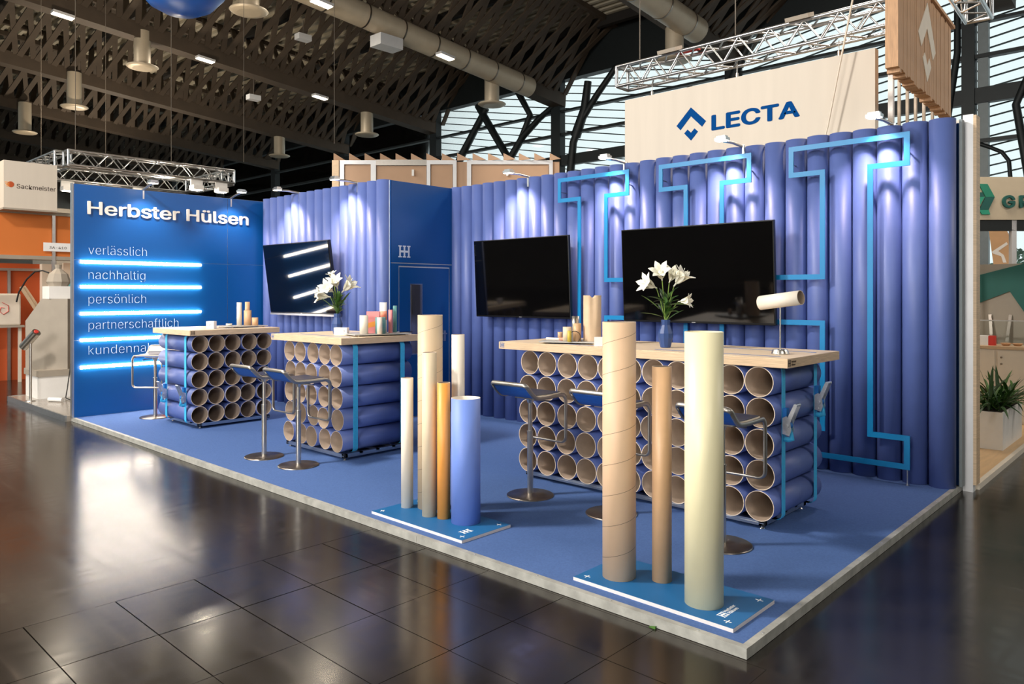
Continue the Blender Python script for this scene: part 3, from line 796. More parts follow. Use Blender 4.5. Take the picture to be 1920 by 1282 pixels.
def leaf(parent, base, direc, L, w, droop=.25, m='leaf', name='leaf'):
    d = Vector(direc).normalized(); sd = d.cross(UP)
    if sd.length < .05: sd = Vector((1, 0, 0))
    sd.normalize(); nrm = sd.cross(d).normalized()
    b = MB(); R = 7; vs = []
    for i in range(R):
        t = i/(R-1); c = Vector(base)+d*(L*t)-UP*(droop*L*t*t)
        ww = w*.5*(math.sin(PI*(t*.93+.07))**.8)+.0004
        vs += [c-sd*ww+nrm*ww*.35, c, c+sd*ww+nrm*ww*.35]
    b.add(vs, [(i*3+j, i*3+j+1, i*3+j+4, i*3+j+3) for i in range(R-1) for j in range(2)], 0, True)
    return b.build(name, m, parent)
def bouquet(label, loc, flowers, seed, buds=()):
    rnd = random.Random(seed)
    t = thing('lily_bouquet', label, 'flowers', loc, 0, 'lily bouquets')
    neck = Vector((0, 0, .2))
    for (rx, up, dp, ddir, s) in flowers:
        tip = RT*rx+UP*up+FW*dp
        dv = RT*ddir[0]+UP*ddir[1]+FW*ddir[2]; dv.normalize()
        root = tip-dv*.03*s
        MB().sweep([tuple(neck-UP*.12), tuple(neck), tuple(neck*.5+root*.5+Vector((0, 0, .02))), tuple(root)], .0045, n=6, taper=[1, 1, .9, .7]).build('stem', 'stem', t)
        lily(t, tip, dv, s)
    for k in range(34):
        a = rnd.uniform(0, 2*PI); el = rnd.uniform(.45, 1.5)
        d = Vector((math.cos(a)*math.cos(el), math.sin(a)*math.cos(el), math.sin(el)))
        leaf(t, tuple(neck+UP*rnd.uniform(-.005, .16)+d*.01), d, rnd.uniform(.10, .20), rnd.uniform(.020, .042), rnd.uniform(.1, .5), rnd.choice(['leaf', 'leaf', 'leaf_dark']))
    for (rx, up, dx, du, L, w) in buds:
        leaf(t, tuple(RT*rx+UP*up), RT*dx+UP*du-FW*.2, L, w, .12)
    return t
vR = (-1.607, 1.948, TZ)
make_vase('blue faceted vase on the long counter', vR)
bouquet('white lilies in the vase on the long counter', vR, [
    (-.095, .475, 0, (-1, .42, -.5), 1.05), (-.035, .545, -.02, (-.35, .8, -.9), 1.05), (.045, .53, .03, (.25, .9, -.7), .9), (.085, .505, -.01, (.65, .9, -.4), 1.1), (.115, .36, -.03, (.9, .1, -.6), .75)], 3,
    [(.02, .33, .9, .1, .2, .075), (.03, .42, .8, .7, .1, .035), (-.05, .30, -.9, .8, .2, .03), (-.03, .24, -1, .3, .19, .03)])
vM = (-5.08, 1.27, TZ)
make_vase('blue faceted vase on the middle counter', vM)
bouquet('white lilies in the vase on the middle counter', vM, [
    (-.105, .39, 0, (-1, .15, -.4), 1.1), (-.055, .45, -.02, (-.4, .5, -1), 1.15), (-.005, .50, 0, (-.1, .8, -.8), 1.1), (.075, .46, 0, (.85, .8, -.2), 1.25), (-.045, .575, .02, (-.3, 1, -.3), .7)], 11,
    [(.04, .3, .6, .9, .2, .045), (-.04, .27, -.7, .7, .2, .05), (0, .25, .2, 1, .22, .05)])

def small_tube(label, x, y, r, h, m, z=TZ+.02, n=28, cat='tube', group='small sample tubes', inner='tube_inner'):
    o = MB().pipe((0, 0, 0), (0, 0, h), r, r-.004, n=n).build('sample_tube', [m, inner, 'tube_edge'], None, (x, y, z)); return tag(o, label, cat, group)
def tray(label, c, hw, hd, rot):
    t = thing('tray', label, 'tray', (c[0], c[1], TZ), rot, 'sample trays')
    MB().box(-hw, hw, -hd, hd, .010, .0195).build('plate', 'grey_board', t, bevel=.001)
    for sx in (-1, 1):
        for sy in (-1, 1): MB().cyl((sx*hw*.85, sy*hd*.85, 0), (sx*hw*.85, sy*hd*.85, .0105), .009, n=10).build('foot', 'beige', t)
# right counter
tray('grey tray at the left end of the long counter', (-2.49, 1.90), .25, .19, .45)
o = MB()
n = 36; r = .076; h = .385; vs = []
for k in range(n):
    a = 2*PI*k/n; vx = r*math.cos(a); vy = r*math.sin(a)
    side = abs(vx*.7305+vy*.6829)
    vs.append((a, vx, vy, h-max(0, .03-side)*1.0))
b = MB(); V2 = []
for (a, x, y, zt) in vs: V2 += [(x, y, 0), (x, y, zt), (x*.94, y*.94, zt), (x*.94, y*.94, 0)]
fs = []; mi = []
for k in range(n):
    j = (k+1) % n
    b.f += []
    for q, m_ in ((0, 0), (1, 2), (2, 1)):
        fs.append((4*k+q, 4*j+q, 4*j+q+1, 4*k+q+1))
b.add(V2, fs, 0, True)
tag(b.build('sample_tube', ['kraft'], None, (-2.32, 1.95, TZ+.02)), 'tall kraft tube with a V-shaped notch on the grey tray', 'tube', 'small sample tubes')
small_tube('short smooth tan tube in front of the notched kraft tube', -2.40, 1.845, .034, .15, 'tan')
small_tube('grey metal tube left of the notched kraft tube', -2.49, 1.94, .034, .205, 'steel', inner='steel_dark')
small_tube('stubby pale grey tube on the tray of the long counter', -2.47, 1.80, .037, .12, 'beige')
small_tube('thin olive yellow tube on the tray of the long counter', -2.395, 1.735, .017, .092, 'olive')
small_tube('tiny tan tube at the back left of the long counter tray', -2.63, 1.90, .021, .068, 'tan')
t = thing('paper_roll', 'thin white roll with salmon end lying on the grey tray', 'roll', (-2.60, 1.80, TZ+.02))
MB().cyl((-.1, 0, .011), (.03, .02, .011), .011, n=14).build('roll', 'off_white', t)
MB().cyl((.028, .02, .013), (.10, .03, .013), .013, n=14).build('wrap', 'salmon', t)
tag(MB().pipe((0, 0, .0), (.0, .0, .012), .05, .045, n=30).build('ring', ['black', 'black', 'black'], None, (-2.39, 1.80, TZ+.058), (PI/2, 0, .6)), 'thin dark ring standing on the tray of the long counter', 'ring')
t = thing('name_card', 'small white folded card beside the grey tray on the long counter', 'card', (-2.05, 1.70, TZ), .7, 'folded cards')
MB().box(-.05, .05, -.0015, .0015, 0, .075).build('front_leaf', 'paper', t); MB().bar((0, .045, 0), (0, .002, .074), .1, .0025, (0, 1, 0)).build('back_leaf', 'paper', t)
t = thing('tube_stand', 'cream paper tube on a steel rod at the right end of the long counter', 'stand', (-.69, 1.95, TZ))
MB().lathe([(.06, 0), (.06, .004), (.053, .022), (.048, .032), (.012, .034)], 24, smooth=False).build('base', 'steel', t)
MB().cyl((0, 0, .03), (0, 0, .345), .0055, n=12).build('rod', 'steel', t)
dx = Vector((1, -.12, .13)).normalized()*.155; cc = Vector((0, 0, .373))
MB().pipe(tuple(cc-dx), tuple(cc+dx), .05, .046, n=36).build('tube', ['off_white', 'tube_inner', 'tube_edge'], t)
# middle counter
tray('grey tray on the middle counter under the colourful tubes', (-4.68, 1.48), .17, .30, -.25)
small_tube('cream tapered tube at the front of the colourful group', -4.66, 1.30, .042, .185, 'off_white')
t = thing('sample_box', 'pink and orange patterned upright box among the small tubes', 'box', (-4.70, 1.445, TZ+.02), .75)
MB().box(-.065, .065, -.025, .025, 0, .22).build('box', 'pink', t)
MB().prism([(-.0645, .05), (.02, .07), (.055, .13), (-.0645, .10)], 0, .0012, frame((0, -.025, 0), (1, 0, 0), (0, 0, 1))).build('printed_patch', 'orange', t)
small_tube('grey-blue tube with cream strip in front of the pink slim tube', -4.575, 1.44, .052, .165, 'teal')
small_tube('cream tube standing against the grey-blue tube', -4.535, 1.40, .026, .165, 'off_white')
small_tube('tallest colourful tube, white with salmon bottom, on the middle tray', -4.74, 1.60, .038, .31, 'white')
MBo = MB().pipe((0, 0, 0), (0, 0, .09), .0388, .0382, n=28).build('salmon_band', ['salmon', 'salmon', 'salmon'], bpy.data.objects[[o.name for o in bpy.data.objects if o.get('label', '').startswith('tallest colourful')][0]], (0, 0, .13))
small_tube('slim pink tube behind the grey-blue tube', -4.62, 1.60, .021, .235, 'pink')
small_tube('slim teal tube at the back of the middle tray', -4.70, 1.72, .021, .275, 'teal')
t = thing('name_card', 'pair of white printed cubes beside the vase on the middle counter', 'card', (-4.95, 1.24, TZ), .55, 'folded cards')
MB().box(-.075, .0, -.03, .03, 0, .075).build('blank_cube', 'paper', t); MB().box(.002, .065, -.03, .03, 0, .075).build('printed_cube', 'paper', t)
text('?', 'printed_mark', 'dark_text', t, (.026, -.0305, .022), (1, 0, 0), (0, 0, 1), height=.03, depth=.001)
t = thing('pen', 'dark pen on the right edge of the middle tray', 'pen', (-4.60, 1.70, TZ+.0205)); MB().cyl((0, 0, .004), (.06, .12, .004), .004, n=8).build('barrel', 'black', t)
# left counter
t = thing('name_card', 'white cube with a small mark on the small counter', 'card', (-7.28, .97, TZ), .75, 'folded cards')
MB().box(-.045, .045, -.045, .045, 0, .09).build('cube', 'paper', t); MB().bar((-.012, -.046, .04), (.012, -.046, .055), .003, .004, (0, 1, 0)).build('printed_mark', 'black', t)
tray('pale tray on the small counter by the LED wall', (-7.40, 1.42), .17, .26, .1)
small_tube('tall slim cream tube on the small counter', -7.44, 1.405, .031, .29, 'off_white')
small_tube('thick tan tube of medium height on the small counter', -7.37, 1.48, .046, .19, 'tan')
small_tube('tall slim tan tube behind the thick one on the small counter', -7.50, 1.545, .03, .295, 'tan')
small_tube('short tan tube at the right of the small counter tray', -7.285, 1.535, .038, .10, 'tan')
small_tube('flat cream ring at the left of the small counter tray', -7.44, 1.27, .036, .027, 'off_white')

# ================================================================== hanging white sign and truss of the stand behind
t = thing('hanging_sign', 'large off-white hanging sign with blue chevron logo and letters', 'sign', (-3.045, 6.0, 2.9))
MB().box(-1.725, 1.725, 0, .12, 0, 1.555).build('panel', 'sign_white', t)
ch = [(-3.91, 3.949), (-3.687, 4.17), (-3.46, 3.949), (-3.52, 3.883), (-3.687, 4.05), (-3.848, 3.883)]
ck = [(-3.79, 3.83), (-3.737, 3.875), (-3.687, 3.824), (-3.632, 3.875), (-3.58, 3.826), (-3.686, 3.718)]
for poly in (ch, ck): MB().prism([(x+3.045, z-2.9) for x, z in poly], 0, .006, frame((0, 0, 0), (1, 0, 0), (0, 0, 1))).build('logo', 'letter_blue', t)
text('LECTA', 'lettering', 'letter_blue', t, (-.335, 0, .915), (1, 0, 0), (0, 0, 1), width=1.19, cap=.27, bold=.03, depth=.006)
def truss(label, p0, p1, w, h, seg, r=.024, cables=(), cat='truss', end_plates=True, group=None):
    p0 = Vector(p0); p1 = Vector(p1); d = (p1-p0); L = d.length; d.normalize(); sd = d.cross(UP).normalized()
    t = thing('lighting_truss', label, cat, p0, 0, group)
    cor = [sd*(i*w/2)+UP*(j*h/2) for i, j in ((-1, -1), (1, -1), (1, 1), (-1, 1))]
    for c in cor: MB().cyl(tuple(c), tuple(c+d*L), r, n=10).build('chord', 'alu', t)
    nS = max(2, int(L/seg))
    for k in range(nS):
        a = d*(L*k/nS); m = d*(L*(k+.5)/nS); e = d*(L*(k+1)/nS)
        for q in range(4):
            c0, c1 = cor[q], cor[(q+1) % 4]
            MB().cyl(tuple(c0+a), tuple(c1+m), r*.5, n=6).build('brace', 'alu', t)
            MB().cyl(tuple(c1+m), tuple(c0+e), r*.5, n=6).build('brace', 'alu', t)
    for e in (Vector((0, 0, 0)), d*L):
        for q in range(4): MB().cyl(tuple(cor[q]+e), tuple(cor[(q+1) % 4]+e), r, n=8).build('end_frame', 'alu', t)
    for f_, top in cables:
        a = d*(L*f_)+UP*h/2
        MB().cyl(tuple(a), tuple(a+UP*top), .008, n=6).build('cable', 'cable', t)
    return t
trL = truss('aluminium lighting truss hanging above the off-white sign', (-4.85, 6.05, 4.80), (-1.05, 6.05, 4.80), .29, .29, .42, .024, ((.08, 4), (.47, 4), (.93, 4)))
for fx in (.9, 2.7):
    MB().box(-.14, .14, -.1, .1, .17, .22).build('floodlight', 'grey_stand', trL, (fx, -.1, 0), (.35, 0, 0))
MB().box(.9, 1.25, -.05, .05, .16, .2).build('motor_cable', 'red', trL)
for x in (-1.3, 0, 1.3):
    MB().cyl((x, .06, 1.55), (x, .06, 1.75), .006, n=6).cyl((x, .06, 1.56), (x, .06, 1.62), .02, n=8).build('hanger', 'steel', bpy.data.objects['hanging_sign'])
truss('aluminium truss running back above the slatted wooden sign', (-.55, 4.6, 5.35), (-.72, 8.2, 5.35), .29, .29, .42, .024)
tag(MB().sweep([(-2.05, 5.9, 2.7), (-1.8, 5.85, 3.6), (-1.5, 5.8, 5.0), (-1.38, 5.75, 6.6), (-1.35, 5.7, 9.3)], .011, n=6).build('pale_rope', 'warm_white'), 'pale cord hanging in front of the off-white sign', 'cord')
# slatted wooden sign
t = thing('slat_sign', 'hanging wooden slat sign with pale chevron at the upper right', 'sign', (-.856, 5.0, 3.9), -.0)
t.rotation_euler = (0, 0, PI/2+.0467)
sl = MB().box(0, .072, -.06, .06, 0, 1.13).mesh('slat', 'slat_wood')
for k in range(34): inst('slat', sl, t, (.078*k, random.uniform(-.003, .003), random.uniform(-.025, .03)-.03*k/34))
MB().box(-.02, 2.75, -.09, .07, 1.12, 1.16).build('top_board', 'slat_wood', t)
A1 = [(1.294, 4.93), (.844, 4.487), (1.0, 4.367), (1.275, 4.637), (1.569, 4.34), (1.715, 4.46)]
A2 = [(1.162, 4.333), (1.064, 4.257), (1.281, 4.03), (1.48, 4.235), (1.39, 4.321), (1.281, 4.22)]
for poly in (A1, A2): MB().prism([(a, z-3.9) for a, z in poly], .060, .068, frame((0, 0, 0), (1, 0, 0), (0, 0, 1))).build('logo', 'warm_white', t)
# pale slat screen beside the white sign
t = thing('slat_screen', 'screen of thin pale upright slats right of the off-white sign', 'screen', (-1.62, 7.72, .045))
MB().box(-.06, .0, -.03, .05, 0, 5.05).build('post', 'alu_white', t)
for k in range(6): MB().box(.05+.10*k, .08+.10*k, 0, .05, 0, 4.85).build('slat', 'sign_white', t)
MB().box(0, .62, 0, .05, 4.85, 4.89).build('rail', 'slat_wood', t)
# end panel of the neighbouring stand
t = thing('end_panel', 'tall white panel edge at the right end of the tube wall', 'panel', (.035, 3.97, 0))
MB().box(-.03, .045, -.05, .02, 0, 3.1).build('panel', 'alu_white', t); MB().box(.045, .068, -.05, .08, .06, 3.09).build('wood_strip', 'wood_edge', t)
MB().box(-3, .045, .02, .06, 0, 3.08).build('rear_sheet', 'warm_white', t)

# ================================================================== neighbour stand behind on the right
nf = struct(MB().box(-5.5, .06, 4.1, 11.5, 0, .045).build('floor_neighbour', 'wood_floor'), 'light wooden platform of the stand behind')
MB().box(.06, .1, 4.05, 11.5, 0, .05).build('edge_strip', 'warm_white', nf)
t = thing('planter', 'white square planter box on the wooden platform', 'planter', (-.155, 6.27, .045))
MB().box(-.125, .125, -.52, .52, 0, .38).box(-.115, .115, -.51, .51, .38, .381).build('box', 'white', t); MB().box(-.112, .112, -.505, .505, .3815, .383).build('soil', 'soil', t)
t = thing('potted_plant', 'bushy dark green plant with arching leaves in the white planter', 'plant', (-.155, 6.27, .428))
rnd = random.Random(5)
for k in range(170):
    a = rnd.uniform(0, 2*PI); el = rnd.uniform(.5, 1.35)
    bx, by = rnd.uniform(-.09, .09), rnd.uniform(-.45, .45)
    d = Vector((math.cos(a)*math.cos(el), math.sin(a)*math.cos(el), math.sin(el)))
    leaf(t, (bx, by, 0), d, rnd.uniform(.32, .62), rnd.uniform(.02, .036), rnd.uniform(.15, .7), rnd.choice(['leaf_dark', 'leaf_dark', 'leaf']))
t = thing('cabinet', 'cream sideboard with wooden top behind the planter', 'cabinet', (-.55, 7.7, .045))
MB().box(-.32, .55, 0, .5, 0, .9).build('body', 'warm_white', t); MB().box(-.34, .57, -.02, .52, .9, .935).build('top', 'wood_edge', t)
for k, x in enumerate((-.1, .33)):
    d = MB().box(x-.2, x+.2, -.018, -.002, .02, .88).build('door', 'warm_white', t)
    MB().cyl((x-.16, -.03, .8), (x-.16, -.018, .8), .012, n=10).cyl((x-.16, -.03, .72), (x-.16, -.018, .72), .012, n=10).build('knob', 'steel_dark', d)
t = thing('carton', 'small white carton with red end on the cream sideboard', 'box', (-.60, 7.85, .98)); MB().box(-.12, .06, -.05, .05, 0, .12).build('body', 'paper', t); MB().box(.0605, .13, -.05, .05, 0, .12).build('end', 'red', t)
for k, x in enumerate((-.36, -.24, -.10)):
    tag(MB().lathe([(.03, 0), (.05, .02), (.062, .035), (.055, .035), (.03, .012)], 18).build('wooden_bowl', 'slat_wood', None, (x, 7.85+.02*k, .98)), ('wooden bowl next to the red carton', 'wooden bowl in the middle of the row on the sideboard', 'wooden bowl at the right of the row on the sideboard')[k], 'bowl', 'wooden bowls')
t = thing('glass_screen', 'low clear screen with bright rim over the sideboard', 'screen', (-.6, 8.0, .98)); MB().box(-.9, .9, -.004, .004, 0, .30).build('pane', 'glass', t); MB().box(-.9, .9, -.008, .008, .30, .315).build('rim', 'alu', t)
bw = struct(MB().box(-2.6, 1.4, 8.52, 8.6, .045, 2.02).build('wall_neighbour', 'grey_stand'), 'grey wall with a dark green band of the stand behind')
MB().prism([(-1.6, 1.60), (-.875, 1.85), (-.272, 2.02), (1.0, 2.02), (1.0, .9), (-.1, 1.10), (-.43, 1.66), (-.875, 1.46), (-1.6, 1.2)], 0, .02, frame((0, 8.52, 0), (1, 0, 0), (0, 0, 1))).build('green_band', 'green_dark', bw)
for x in (-.62, -.45, -.22, -.06): MB().bar((x, 8.44, 1.0), (x+.03*(1 if x > -.5 else -1), 8.50, 1.35), .035, .01, (0, 1, 0)).build('dark_bar', 'steel_dark', bw)
# green lettered sign
t = thing('hanging_sign', 'beige sign with green folded-ribbon logo and green letters at the right edge', 'sign', (-1.079, 9.498, 2.713)); t.rotation_euler = (0, 0, .752)
MB().box(-.6, 2.2, 0, .1, 0, .63).build('panel', 'sign_tan', t)
def px2(pts): return [((x-1820)/127.6, (412-y)/127.6) for x, y in pts]
def zo(pts): return px2([(1800+a/6.41, 300+b/6.41) for a, b in pts])
F0 = frame((0, 0, 0), (1, 0, 0), (0, 0, 1))
for poly, m in (([(125, 285), (200, 288), (140, 385), (90, 330)], 'green_light'), ([(218, 288), (322, 290), (408, 445), (300, 445)], 'green'), ([(300, 447), (408, 447), (335, 598), (225, 598)], 'green_dark'), ([(225, 600), (335, 600), (355, 655), (255, 655)], 'green_light'), ([(160, 388), (260, 390), (285, 440), (190, 440)], 'green_dark'), ([(190, 443), (288, 443), (208, 590), (145, 500)], 'green_light'), ([(100, 470), (140, 505), (205, 600), (125, 610)], 'green_dark')):
    MB().prism(zo(poly), 0, .02, F0).build('logo', m, t)
text('GRI', 'lettering', 'green_dark', t, (zo([(500, 570)])[0][0], 0, zo([(500, 570)])[0][1]), (1, 0, 0), (0, 0, 1), width=.56, cap=.24, bold=.03, depth=.03, space=1.25)
for x in (.0+.08, .62):
    MB().box(x, x+.07, .02, .09, -2.62, 0).build('post', 'alu_white', t)
MB().box(-.6, 2.2, .02, .09, -.16, -.0).build('underside', 'steel_frame', t)
t = thing('tail_panel', 'tan tapered panel with white arrow mark seen below the green-lettered sign', 'panel', (-1.15, 12, .3))
MB().prism([(-.183, 2.9-.3), (.06, 2.8-.3), (.13, 2.63-.3), (.13, 1.2), (-.02, 1.2)], -.03, .03, F0).build('panel', 'tan', t)
MB().prism([(-.12, 2.05), (.10, 2.21), (.12, 2.17), (-.02, 2.06), (.06, 1.99), (.10, 1.86), (.05, 1.86), (.02, 1.97), (-.10, 2.02)], .031, .034, F0).build('arrow_mark', 'paper', t)
MB().box(-.1, .1, -.05, .05, -.3, 1.2).build('post', 'grey_stand', t)

# ================================================================== tan framed stand in the middle distance
t = thing('exhibition_stand', 'tan panelled stand with white frames and saw-tooth fins behind the cabin', 'stand', (-9.872, 4.019+.35, 0), .7515)
W_, Ht = 4.03, 3.99
MB().box(0, W_, .05, 3.0, 0, Ht-.02).build('body', 'wood_panel', t)
def sx(p): return (p-590)/435*W_
for a, b in ((605, 613), (664, 674), (771, 778), (821, 828), (848, 856), (1005, 1012)):
    MB().box(sx(a), sx(b), 0, .05, 0, Ht).build('post', 'alu_white', t)
for a, b in ((613, 664), (778, 821), (856, 1005)): MB().box(sx(a), sx(b), .0, .05, Ht-.07, Ht).build('rail', 'alu_white', t)
MB().box(sx(674), sx(771), .0, .048, Ht-.09, Ht+.01).build('dark_gap', 'steel_dark', t)
for a, b in ((613, 664), (674, 771), (778, 821), (856, 1005)): MB().box(sx(a)+.01, sx(b)-.01, .03, .049, 0, Ht-.1).build('panel', 'wood_panel', t)
fin = MB().prism([(0, 0), (.25, 0), (0, .13)], 0, .02, F0).mesh('fin', 'wood_panel')
for k in range(15): inst('fin', fin, t, (.02+.275*k, .04, Ht), (0, 0, .5-.09*k))
MB().box(0, 0.12, .0, .04, 0, Ht).build('corner_post', 'wood_edge', t)
for x in (745, 925): MB().box(sx(x)-.02, sx(x)+.02, -.03, 0, Ht-.28, Ht-.17).build('spot_bracket', 'white', t)

# ================================================================== orange stand at the far left
t = thing('hanging_sign', 'white box sign with brown lettering and orange ball logo at the far left', 'sign', (-13.3, .537, 3.05))
MB().box(-.3, .3, -.39, .39, 0, .78).build('box', 'sign_white', t); MB().box(-.31, .31, -.4, .4, -.03, 0).build('rim', 'grey_stand', t)
ox, oy, oz = .3, -.537, -3.05
text('Sackmeister', 'lettering', 'dark_text', t, (.3, .329+oy, 3.38+oz), (0, 1, 0), (0, 0, 1), width=.575, cap=.105, depth=.004)
b = MB(); S = frame((.3, .245+oy, 3.437+oz), (0, 1, 0), (0, 0, 1))
b.prism([(.048*math.cos(2*PI*k/20), .048*math.sin(2*PI*k/20)) for k in range(20)], 0, .005, S); b.build('logo', 'orange_deep', t)
for k in range(4): MB().box(-.085+.008*k, -.02, .026-.022*k, .036-.022*k, .0, .006, T=S).build('logo_stripe', 'orange', t)
t = thing('exhibition_stand', 'orange walled stand with grey rails at the far left', 'stand', (-13.6, 1.0, 0))
MB().box(-.06, .2, -1.6, 2.2, 2.28, 3.0).build('fascia', 'orange_wall', t)
MB().box(-.06, .24, -1.6, 2.2, 2.22, 2.285).build('rail', 'grey_stand', t); MB().box(-.06, .24, -1.6, 2.2, 3.0, 3.06).build('rail', 'grey_stand', t)
MB().box(.2, .25, -.05, .0, 0, 3.0).build('post', 'alu', t)
MB().box(-1.5, -1.44, -1.8, .2, .0, 2.2).build('back_wall', 'orange_deep', t)
MB().box(-1.44, -1.40, -1.8, .2, 2.06, 2.11).build('rail', 'alu', t); MB().box(-1.44, -1.39, -.34, -.29, 0, 2.1).build('post', 'alu', t)
MB().box(-1.5, -1.3, .2, 2.4, 0, 2.2).build('side_wall', 'warm_white', t); MB().box(-.5, -.44, .32, 2.2, 0, 2.2).build('side_wall', 'warm_white', t)
MB().box(.252, .262, -.19, .26, 2.37, 2.52).build('number_plate', 'paper', t)
text('3A-410', 'lettering', 'dark_text', t, (.262, -.10, 2.415), (0, 1, 0), (0, 0, 1), width=.27, cap=.06, depth=.003)
MB().box(-.095, -.09, .22, .46, 1.62, 1.86).build('cyan_poster', 'cyan_card', t)
text('GEIASA', 'lettering', 'dark_text', t, (-.09, .26, 1.72), (0, 1, 0), (0, 0, 1), width=.17, depth=.002)
MB().box(-.1, .02, .2, .8, 1.55, 1.57).build('shelf', 'grey_stand', t)
MB().box(-.4, -.1, .2, .80, .0, 1.95).build('unit', 'warm_white', t)
p = struct(MB().box(-11.84, XL-.07, -.05, 3.0, 0, .07).build('floor_far_left', 'grey_floor'), 'low grey glossy platform left of the LED wall')
MB().box(-11.86, XL-.07, -.07, -.05, .0, .075).build('edge_strip', 'alu', p); MB().box(-11.86, -11.84, -.07, 3.0, 0, .075).build('edge_strip', 'alu', p)
t = thing('kiosk', 'grey sloped kiosk on a white plinth at the far left', 'kiosk', (-11.46, .42, .07))
MB().box(-.33, .33, -.26, .26, 0, .33).build('plinth', 'white', t); MB().box(-.35, .35, -.28, .28, .33, .42).build('ledge', 'grey_stand', t)
MB().prism([(-.28, .42), (.30, .42), (.30, 1.48), (-.06, 1.48), (-.28, 1.15)], -.2, .2, frame((0, -.0, 0), (.6, .8, 0), (0, 0, 1))).build('body', 'grey_stand', t)
t = thing('carton', 'white open carton with a grey bag in it on top of the grey kiosk', 'box', (-11.42, .50, 1.551)); MB().box(-.17, .17, -.17, .17, 0, .19).build('body', 'white', t)
MB().lathe([(.13, .19), (.17, .26), (.13, .38), (.04, .46), (.05, .52)], 9, smooth=False).build('bag', 'grey_stand', t)
tag(MB().sweep([(-11.60, .42, 1.95), (-11.68, .36, 1.985), (-11.78, .28, 1.97), (-11.9, .2, 1.85), (-12.0, .12, 1.65), (-12.05, .1, 1.5)], .012, n=6).build('gooseneck', 'black'), 'thin black bent cable arm beside the grey kiosk', 'cable')
t = thing('display_lamp', 'chrome cylinder tilted on a slim chrome pole in front of the grey kiosk', 'stand', (-11.02, .03, .07))
MB().lathe([(.07, 0), (.07, .01), (.02, .014)], 24).build('base', 'steel', t); MB().cyl((0, 0, .01), (0, 0, .85), .018, n=12).build('pole', 'steel', t)
MB().cyl((-.13, -.06, .78), (.10, .05, 1.0), .06, n=20).build('cylinder', 'steel', t); MB().cyl((.06, .03, .975), (.10, .05, 1.015), .03, n=12).build('red_tip', 'red', t)
tag(MB().cyl((0, 0, .03), (.2, .12, .03), .03, n=12).build('plug_coupling', 'white', None, (-10.78, .2, .07)), 'white cable coupling lying on the grey platform', 'plug')
tag(MB().sweep([(-11.08, .62, 1.5), (-11.02, .58, 1.2), (-11.0, .58, .9), (-11.05, .56, .55), (-11.0, .5, .2), (-10.9, .45, .085), (-10.5, .42, .085), (-9.8, .5, .085)], .008, n=6).build('power_cable', 'black'), 'thin black cable hanging down the side of the grey kiosk', 'cable')
def white_chair(label, loc, rz):
    t = thing('chair', label, 'chair', loc, rz, 'white plastic chairs')
    MB().box(-.21, .21, -.21, .21, .43, .46).build('seat', 'white', t, bevel=.01)
    MB().bar((0, .2, .45), (0, .27, .82), .40, .025, (0, 1, 0)).build('backrest', 'white', t)
    for sx_ in (-1, 1):
        for sy_ in (-1, 1): MB().cyl((sx_*.18, sy_*.18, .43), (sx_*.21, sy_*.21, 0), .02, .014, n=8).build('leg', 'white', t)
white_chair('white plastic chair at the table, left of the orange wall edge', (-17.1, 1.35, 0), 2.2)
white_chair('white plastic chair beside the grey kiosk', (-16.2, 1.75, 0), .6)
t = thing('table', 'round glass table with white pedestal in front of the orange back wall', 'table', (-16.3, 1.15, 0))
MB().cyl((0, 0, .74), (0, 0, .76), .4, n=32).build('top', 'glass_dark', t); MB().cyl((0, 0, .03), (0, 0, .74), .04, n=12).build('pedestal', 'white', t); MB().cyl((0, 0, 0), (0, 0, .03), .24, n=24).build('foot', 'white', t)
t = thing('paper_sack', 'cream paper sack with a red swirl at the left edge', 'sack', (-14.6, .48, 1.35))
MB().box(-.1, .1, -.3, .28, -.30, .28).build('sack', 'warm_white', t, bevel=.03)
MB().sweep([(.105, -.02, .12), (.105, .08, .06), (.105, .08, -.04), (.105, .0, -.1), (.105, -.06, -.04), (.105, -.04, .03), (.105, .02, .02)], .004, .016, n=6, up=(1, 0, 0)).build('swirl_print', 'red', t)
MB().box(-.12, .12, -.35, .33, -.34, -.30).build('shelf', 'grey_stand', t); MB().bar((0, -.3, -.34), (0, -.3, -1.35), .05, .05, (0, 1, 0)).bar((0, .28, -.34), (0, .28, -1.35), .05, .05, (0, 1, 0)).build('support', 'warm_white', t)
t = thing('easel', 'wooden slanted easel leg beside the paper sack', 'easel', (-14.0, .72, 0)); MB().bar((0, .45, 0.9), (0, -.05, 1.75), .05, .07, (0, 0, 1)).bar((.05, .38, 0.9), (.05, -.1, 1.75), .03, .05).build('leg', 'kraft', t); MB().bar((0, .42, 0), (0, .42, .95), .05, .05, (0, 1, 0)).build('post', 'kraft', t)
